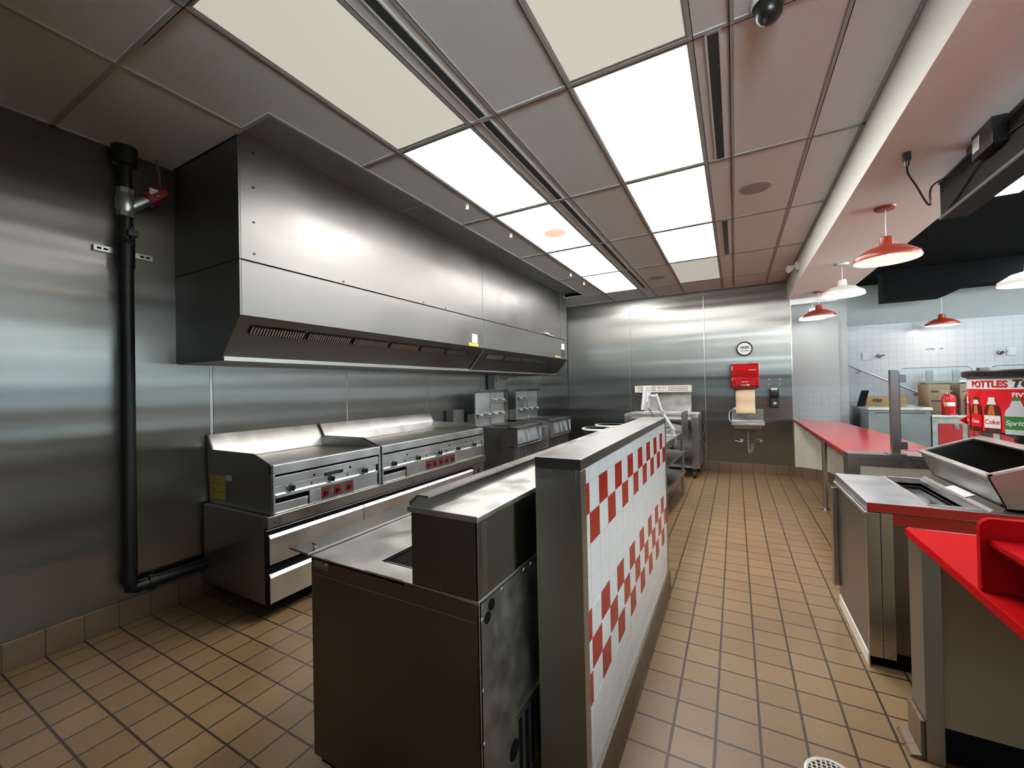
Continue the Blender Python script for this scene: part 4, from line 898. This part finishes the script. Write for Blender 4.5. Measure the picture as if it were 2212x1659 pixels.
# ---------------------------------------------------------------- near red counter
t = thing('near_counter', 'bright red stone-look counter at the lower right in front of the topping cooler', 'counter', (1.4, 1.7, 0))
B().prism([(.572, .75), (2.9, .75), (2.9, 2.148), (.572, 2.148)], 'z', .852, .882).obj('countertop', REDM, bevel=.003, parent=t)
B().box(.62, 2.9, 2.135, 2.262, .145, .852).obj('support_wall', plain('beige laminate', (.36, .29, .18), .5, var=.05), parent=t)
B().box(.612, .665, 2.128, 2.268, .0, .852).obj('end_cap', STD, bevel=.002, parent=t)
B().box(.598, .612, 2.135, 2.275, .0, .15).prism([(.56, 0), (.60, 0), (.60, .02), (.57, .012)], 'y', 2.13, 2.28).obj('base_tile', BASEY, bevel=.003, parent=t)
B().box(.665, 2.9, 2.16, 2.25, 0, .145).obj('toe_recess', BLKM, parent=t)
B().box(.655, 1.15, 1.0, 1.53, .72, .845).obj('cash_drawer', STL, bevel=.003, parent=t)
B().box(.648, .655, 1.02, 1.51, .73, .83).obj('drawer_front', BLK, parent=t)
t = thing('red_riser', 'open red organizer with a rounded corner and one shelf standing on the near red counter', 'organizer', (.9, 1.5, .882))
def rc(x0, x1, z0, z1, r):
    out = [(x1, z0), (x1, z1)]
    for k in range(9): a = math.radians(90+90*k/8); out.append((x0+r+r*math.cos(a), z1-r+r*math.sin(a)))
    out.append((x0, z0)); return out
B().prism(rc(.575, 1.5, .883, 1.082, .028), 'y', 1.585, 1.607).obj('back_panel', REDM, bevel=.003, parent=t)
B().box(.592, 1.5, 1.12, 1.585, 1.010, 1.028).obj('shelf', REDM, bevel=.003, parent=t)
B().box(1.10, 1.118, 1.12, 1.585, .883, 1.01).obj('divider', REDM, bevel=.002, parent=t)

# ---------------------------------------------------------------- floor drain
t = thing('floor_drain', 'round floor drain with a dark metal grate at the bottom edge of the view', 'drain', (.288, 1.885, 0))
B().lathe([(.078, .001), (.088, .003), (.092, .001)], (.288, 1.885, 0), 32).obj('ring', GAL, parent=t)
b = B(); b.lathe([(0, .001), (.078, .001)], (.288, 1.885, 0), 32, 1)
for i in range(-4, 5):
    w = math.sqrt(max(.076**2-(i*.016)**2, 0)); b.box(.288+i*.016-.003, .288+i*.016+.003, 1.885-w, 1.885+w, .001, .004); b.box(.288-w, .288+w, 1.885+i*.016-.003, 1.885+i*.016+.003, .001, .0035)
b.obj('grate', [STL, BLKM], parent=t)

# ---------------------------------------------------------------- pendant lamps
def pendant(x, y, zb_, ztop, mat, inner, label, dia=.39, power=PENDANT_W, canopy=True):
    t = thing('pendant_lamp', label, 'lamp', (x, y, zb_), 0, 'barn-shade pendant lamps')
    k = dia/.39; r = .195*k
    P = [(r, 0), (r+.002, .006), (r-.006, .036), (r-.03, .052), (.12*k, .086), (.075*k, .100), (.045, .108), (.041, .118), (.038, .168), (.030, .176), (.0, .178)]
    B().lathe(P, (x, y, zb_), 56, 0).obj('shade', mat, parent=t)
    Q = [(r-.002, .001), (r-.010, .034), (r-.034, .049), (.118*k, .082), (.07*k, .096), (.035, .103), (.0, .104)]
    B().lathe(Q, (x, y, zb_), 56, 0).obj('shade_lining', inner, parent=t)
    B().lathe([(0, .025), (.018, .029), (.028, .045), (.028, .058), (.016, .078), (.014, .103)], (x, y, zb_), 20).obj('bulb', BULB, parent=t)
    B().cyl((x, y, zb_+.177), (x, y, ztop-.001), .0035, n=10).obj('cord', WHP if canopy is not None else BLK, parent=t)
    if canopy: B().lathe([(0, -.022), (.055, -.020), (.065, -.008), (.066, -.001)], (x, y, ztop), 32).obj('canopy', mat, parent=t)
    ld = bpy.data.lights.new('bulb_light', 'POINT'); ld.energy = power; ld.color = (1, .96, .9); ld.shadow_soft_size = .03
    l = bpy.data.objects.new('bulb_light', ld); COL.objects.link(l); l.parent = t; l.location = (0, 0, .012)
    return t
pendant(1.012, 4.025, 2.352, 2.75, LREDM, LINP, 'nearest and largest red pendant lamp under the soffit')
pendant(1.062, 5.714, 2.398, 2.75, LWHTM, LINW, 'white pendant lamp under the soffit just beyond the nearest red one')
pendant(1.083, 7.30, 2.385, 2.75, LREDM, LINP, 'farther red pendant lamp under the soffit, overlapping a white one behind it')
pendant(1.115, 8.10, 2.46, 2.75, LWHTM, LINW, 'white pendant lamp half hidden behind the farther red one', dia=.36)
pendant(2.83, 8.75, 2.285, 3.12, LREDM, LINP, 'red pendant lamp lighting the white tiled wall in the dining area', dia=.39, power=PENDANT_W*2.6, canopy=False)
pendant(2.18, 5.05, 2.235, 3.12, LWHTM, LINW, 'white pendant lamp cut by the right edge of the view', canopy=False)

# ---------------------------------------------------------------- hanging menu housing, cables and plug
t = thing('menu_housing', 'long dark box-shaped menu board housing hanging under the soffit, seen from behind', 'sign housing', (1.24, 2.5, 2.749))
HSG = plain('dark housing paint', (.028, .029, .028), .7, var=.3, vs=25, spec=.1)
B().box(1.175, 1.30, .9, 3.61, 2.475, 2.715).obj('housing', HSG, bevel=.004, parent=t)
B().box(1.165, 1.175, .9, 3.61, 2.475, 2.49).box(1.168, 1.175, .9, 3.61, 2.70, 2.715).obj('frame_rail', plain('dark rail', (.06, .06, .058), .4), parent=t)
for y_ in (3.15, 1.3): B().box(1.17, 1.29, y_, y_+.1, 2.715, 2.749).obj('bracket', BLK, parent=t)
B().box(1.12, 1.175, 2.86, 3.06, 2.60, 2.73).obj('power_supply', BLK, bevel=.004, parent=t)
B().box(1.117, 1.12, 2.98, 3.04, 2.63, 2.70).obj('rating_label', WLAB, parent=t)
def cab(name, pts, r, m=BLK):
    P_ = [Vector(p) for p in pts]; out = []
    for i in range(len(P_)-1):
        p0, p1, p2, p3 = P_[max(i-1, 0)], P_[i], P_[i+1], P_[min(i+2, len(P_)-1)]
        for k in range(6):
            u = k/6; out.append(.5*((2*p1)+(-p0+p2)*u+(2*p0-5*p1+4*p2-p3)*u*u+(-p0+3*p1-3*p2+p3)*u**3))
    out.append(P_[-1]); return B().tube(out, r, 8).obj(name, m, parent=t)
cab('cable', [(1.16, 2.95, 2.62), (1.165, 3.15, 2.60), (1.168, 3.42, 2.50), (1.168, 3.50, 2.49), (1.168, 3.40, 2.52), (1.165, 3.05, 2.61)], .0035)
cab('cable', [(1.16, 2.5, 2.66), (1.165, 2.8, 2.62), (1.165, 3.0, 2.635), (1.165, 2.6, 2.60), (1.165, 2.3, 2.62)], .0035)
cab('cable', [(1.16, 2.86, 2.68), (1.165, 2.6, 2.69), (1.165, 2.2, 2.66), (1.165, 1.8, 2.68)], .003)
t = thing('power_cord', 'black plug and cord dangling from the soffit to the menu housing', 'cord', (.885, 3.12, 2.75))
B().box(.868, .900, 3.105, 3.135, 2.70, 2.749).cyl((.884, 3.12, 2.67), (.884, 3.12, 2.70), .009, .014, 12).obj('plug', BLK, bevel=.002, parent=t)
cab('cord', [(.884, 3.12, 2.672), (.90, 3.16, 2.64), (.97, 3.28, 2.60), (1.04, 3.40, 2.55), (1.075, 3.44, 2.53), (1.07, 3.42, 2.60), (1.075, 3.38, 2.63), (1.12, 3.33, 2.645), (1.165, 3.28, 2.65)], .005)

# ---------------------------------------------------------------- dining side: duct, freezer, cabinets, cartons, wall fittings
t = thing('black_duct', 'large matt black ventilation duct hanging in front of the white tiled wall', 'duct', (3, 8.3, 2.66))
b = B(); b.prism([(2.025, 2.662), (2.70, 2.662), (2.94, 2.785), (6.5, 2.785), (6.5, 3.119), (2.025, 3.119)], 'y', 8.2, 8.5); b.obj('duct', BLKC, parent=t)
t = thing('chest_freezer', 'grey stainless chest cabinet standing against the white tiled wall', 'freezer', (2.1, 8.6, 0))
B().box(1.785, 2.475, 8.11, 9.1, .08, 1.0).obj('body', steel('grey stainless front', (.34, .36, .37), (.3, .42), .3), bevel=.003, parent=t)
B().box(1.772, 2.49, 8.07, 9.12, 1.005, 1.045).obj('lid', STB, bevel=.004, parent=t)
B().box(1.86, 2.42, 8.105, 8.11, .955, .968, 0).obj('pull_slot', BLK, parent=t)
B().box(1.86, 2.42, 8.10, 8.11, .943, .953).obj('handle', STL, parent=t)
B().box(1.80, 2.46, 8.14, 9.08, 0, .08).obj('plinth', BLK, parent=t)
t = thing('leaning_panel', 'flat black panel leaning upright on the end of the chest cabinet', 'panel', (1.69, 8.4, 1.046))
b = B(); b.add([(x+dx, y, z) for (x, dx, z) in ((1.69, 0, 1.047), (1.72, .035, 1.30)) for y in (8.35, 8.365) for x_ in (0,) for dx_ in (0,) for _ in (0,)]+[(x+dx, y, z) for (x, dx, z) in ((1.79, 0, 1.047), (1.82, .03, 1.30)) for y in (8.35, 8.365)], [(0, 1, 3, 2), (4, 6, 7, 5), (0, 4, 5, 1), (2, 3, 7, 6), (0, 2, 6, 4), (1, 5, 7, 3)])
b.obj('panel', BLKM, parent=t)
B().box(1.775, 1.80, 8.33, 8.43, 1.046, 1.052).obj('foot', BLK, parent=t)
t = thing('brown_carton', 'open brown carton lying on top of the chest cabinet, printed with dark letters', 'box', (2.05, 8.8, 1.046))
B().prism([(1.89, 8.70), (2.35, 8.60), (2.40, 8.90), (1.94, 9.0)], 'z', 1.046, 1.185).obj('carton', CARD, bevel=.003, parent=t)
B().prism([(1.89, 8.70), (2.35, 8.60), (2.35, 8.62), (1.895, 8.72)], 'z', 1.186, 1.20).obj('flap', CARD, parent=t)
lettering('print', 'FGE', .066, (1.965, 8.677, 1.108), (.46, -.10, 0), (0, 0, 1), INK, t, bold=.002)
t = thing('metal_tray', 'shallow round steel pan lid lying on the chest cabinet beside the carton', 'tray', (2.2, 8.35, 1.046))
B().lathe([(0, 1.075), (.11, 1.072), (.15, 1.06), (.19, 1.048), (.17, 1.047), (0, 1.047)], (2.27, 8.31, 0), 36).obj('pan', STL, parent=t)
t = thing('red_cabinet', 'stainless-framed cabinet with red doors to the right of the chest cabinet', 'cabinet', (3.0, 8.6, 0))
B().box(2.49, 3.6, 8.115, 8.95, .08, .90).obj('body', GAL, parent=t)
B().box(2.484, 3.6, 8.09, 8.96, .905, .935).obj('worktop', STB, bevel=.003, parent=t)
for x0, x1 in ((2.555, 2.80), (2.86, 3.10), (3.17, 3.42)):
    d = B().box(x0, x1, 8.10, 8.115, .14, .82).obj('door', CABR, bevel=.003, parent=t)
    B().box(x1-.085, x1-.035, 8.094, 8.10, .74, .81).obj('latch', STL, bevel=.002, parent=d)
    B().box(x1-.07, x1-.05, 8.085, 8.095, .75, .79).obj('latch_lever', CHR, parent=d)
b = B(); b.box(2.5, 3.58, 8.15, 8.93, 0, .08); b.obj('plinth', BLK, parent=t)
def carton(x0, x1, y0, y1, z0, z1, l):
    t = thing('storage_carton', l, 'box', ((x0+x1)/2, (y0+y1)/2, z0), 0, 'cartons on the red cabinet')
    B().box(x0, x1, y0, y1, z0, z1).obj('carton', CRD2, bevel=.003, parent=t)
    B().box(x0+.03, x0+.11, y0-.001, y0, z1-.12, z1-.09).box(x0+.03, x0+.15, y0-.001, y0, z0+.18, z0+.20).obj('print', INK, parent=t)
carton(2.56, 2.80, 8.45, 8.85, .936, 1.375, 'tall dull brown carton standing on the red-doored cabinet beside the extinguishers'); carton(2.92, 3.28, 8.50, 8.9, .936, 1.375, 'second brown carton on the red-doored cabinet, behind the hose of the extinguisher')
def ext(x, y, z, l, rz=0):
    t = thing('fire_extinguisher', l, 'fire extinguisher', (x, y, z), rz, 'fire extinguishers on the red cabinet')
    lobj_ = lambda b, n, m, **k: b.obj(n, m, local=True, parent=t, **k)
    lobj_(B().lathe([(0, 0), (.070, 0), (.075, .01), (.075, .24), (.066, .272), (.04, .295), (.022, .305), (.0, .305)], n=32), 'cylinder', EXRED)
    lobj_(B().cyl((0, 0, .30), (0, 0, .335), .018, n=14), 'valve', CHR)
    lobj_(B().box(-.10, .05, -.012, .012, .345, .352).prism([(-.09, .318), (.03, .335), (.03, .342), (-.09, .326)], 'y', -.012, .012), 'handle', STL)
    lobj_(B().tube([(.015, 0, .33), (.07, 0, .335), (.105, -.01, .28), (.112, -.01, .18), (.105, -.01, .05)], .011, 10).cyl((.105, -.01, .04), (.105, -.01, .0), .016, n=12), 'hose', RUB)
    b = B()
    for k in range(8):
        a0, a1 = math.radians(215+k*12), math.radians(215+(k+1)*12)
        b.add([(.076*math.cos(a0), .076*math.sin(a0), .13), (.076*math.cos(a1), .076*math.sin(a1), .13), (.076*math.cos(a1), .076*math.sin(a1), .185), (.076*math.cos(a0), .076*math.sin(a0), .185)], [(0, 1, 2, 3)], 0 if k > 1 else 1, True)
    lobj_(b, 'label', [WLAB, YEL])
    return t
ext(2.70, 8.21, .936, 'red fire extinguisher standing on the cabinet worktop, the whole one left of the bottle tub'); ext(2.955, 8.25, .936, 'red fire extinguisher with a looping black hose, half hidden by the bottle tub')
t = thing('wall_rack', 'steel channel rack with square uprights mounted on the white tiled wall', 'rack', (3.0, 9.2, 1.35))
b = B(); b.box(2.72, 3.9, 9.10, 9.28, 1.40, 1.425); b.obj('shelf', WHP, parent=t)
b = B(); b.box(2.72, 2.86+.26, 9.09, 9.10, 1.385, 1.425); b.obj('front_channel', STD, parent=t)
for x in (2.74, 3.05, 3.42): B().box(x, x+.035, 9.10, 9.13, 1.425, 1.60).box(x+.035, x+.09, 9.12, 9.13, 1.425, 1.60).obj('upright', STD, parent=t)
t = thing('handrail', 'thin steel handrail sloping down across the white tiled wall', 'handrail', (2.3, 9.2, 1.45))
B().cyl((1.70, 9.2, 1.765), (2.83, 9.2, 1.145), .014, n=14).obj('rail', STD, parent=t)
for u in (.2, .85):
    p = Vector((1.70, 9.2, 1.765)).lerp(Vector((2.83, 9.2, 1.145)), u); B().cyl(p, (p.x, 9.287, p.z-.03), .007, n=10).lathe([(0, 9.275), (.025, 9.275), (.027, 9.287)], (p.x, 0, p.z-.03), 16, ax='y').obj('bracket', STD, parent=t)
def outlet(x, z, l):
    t = thing('wall_outlet', l, 'outlet', (x, 9.285, z), 0, 'white outlets on the tiled wall')
    B().box(x-.05, x+.05, 9.275, 9.287, z-.07, z+.07).obj('cover_plate', plain('white cover plate', (.40, .41, .41), .4) if 'white cover plate' not in bpy.data.materials else bpy.data.materials['white cover plate'], bevel=.003, parent=t)
    B().box(x-.02, x+.02, 9.272, 9.276, z+.01, z+.04).box(x-.02, x+.02, 9.272, 9.276, z-.04, z-.01).obj('socket', GRAY, parent=t)
outlet(2.02, 1.88, 'white duplex outlet left of the left chrome spigot on the tiled wall'); outlet(3.77, 1.87, 'white outlet plate near the ladder on the tiled wall')
def spigot(x, z, l):
    t = thing('wall_spigot', l, 'tap', (x, 9.2, z), 0, 'chrome spigots on the tiled wall')
    B().lathe([(0, 9.27), (.035, 9.275), (.038, 9.287)], (x, 0, z), 24, ax='y').obj('flange', DCH, parent=t)
    B().cyl((x, 9.28, z), (x, 9.20, z), .016, n=14).tube([(x, 9.22, z), (x-.04, 9.19, z+.01), (x-.06, 9.19, z-.02)], .012).cyl((x, 9.20, z), (x+.05, 9.19, z+.012), .016, .010, 12).obj('valve', DCH, parent=t)
spigot(2.205, 1.875, 'chrome spigot above the chest cabinet on the white tiled wall'); spigot(3.65, 1.855, 'dark chrome spigot on the tiled wall above the bottle tub')
for x, l, w in ((2.85, 'curved black scuff mark on the white tiled wall under the red pendant lamp', .055), (2.985, 'small black scuff mark on the white tiled wall right of the curved one', .022)):
    b = B(); n = 8; vs = []
    for k in range(n+1):
        u = k/n*2-1; vs += [(x+u*w, 9.2865, 1.948+.012*(1-u*u)-.006), (x+u*w, 9.2865, 1.948+.012*(1-u*u)+.006*(1+u*.5))]
    b.add(vs, [(2*k, 2*k+2, 2*k+3, 2*k+1) for k in range(n)]); tag(b.obj('scuff_mark', INK), l, 'scuff mark', 'scuffs on the tiled wall')
t = thing('step_ladder', 'pale aluminium step ladder leaning by the white tiled wall at the right edge', 'ladder', (3.95, 9.0, 0))
for x in (3.62, 4.02): B().prism([(x, 0), (x+.05, 0), (x+.36, 1.95), (x+.31, 1.95)], 'y', 9.0, 9.03).obj('rail', WHP, parent=t)
for i in range(6):
    z = .28+i*.29; dx = .31*z/1.95; B().box(3.66+dx, 4.04+dx, 8.985, 9.045, z-.012, z+.012).obj('rung', WHP, parent=t)

# dirt marks on the walls are in the materials; nothing stands in front of the camera
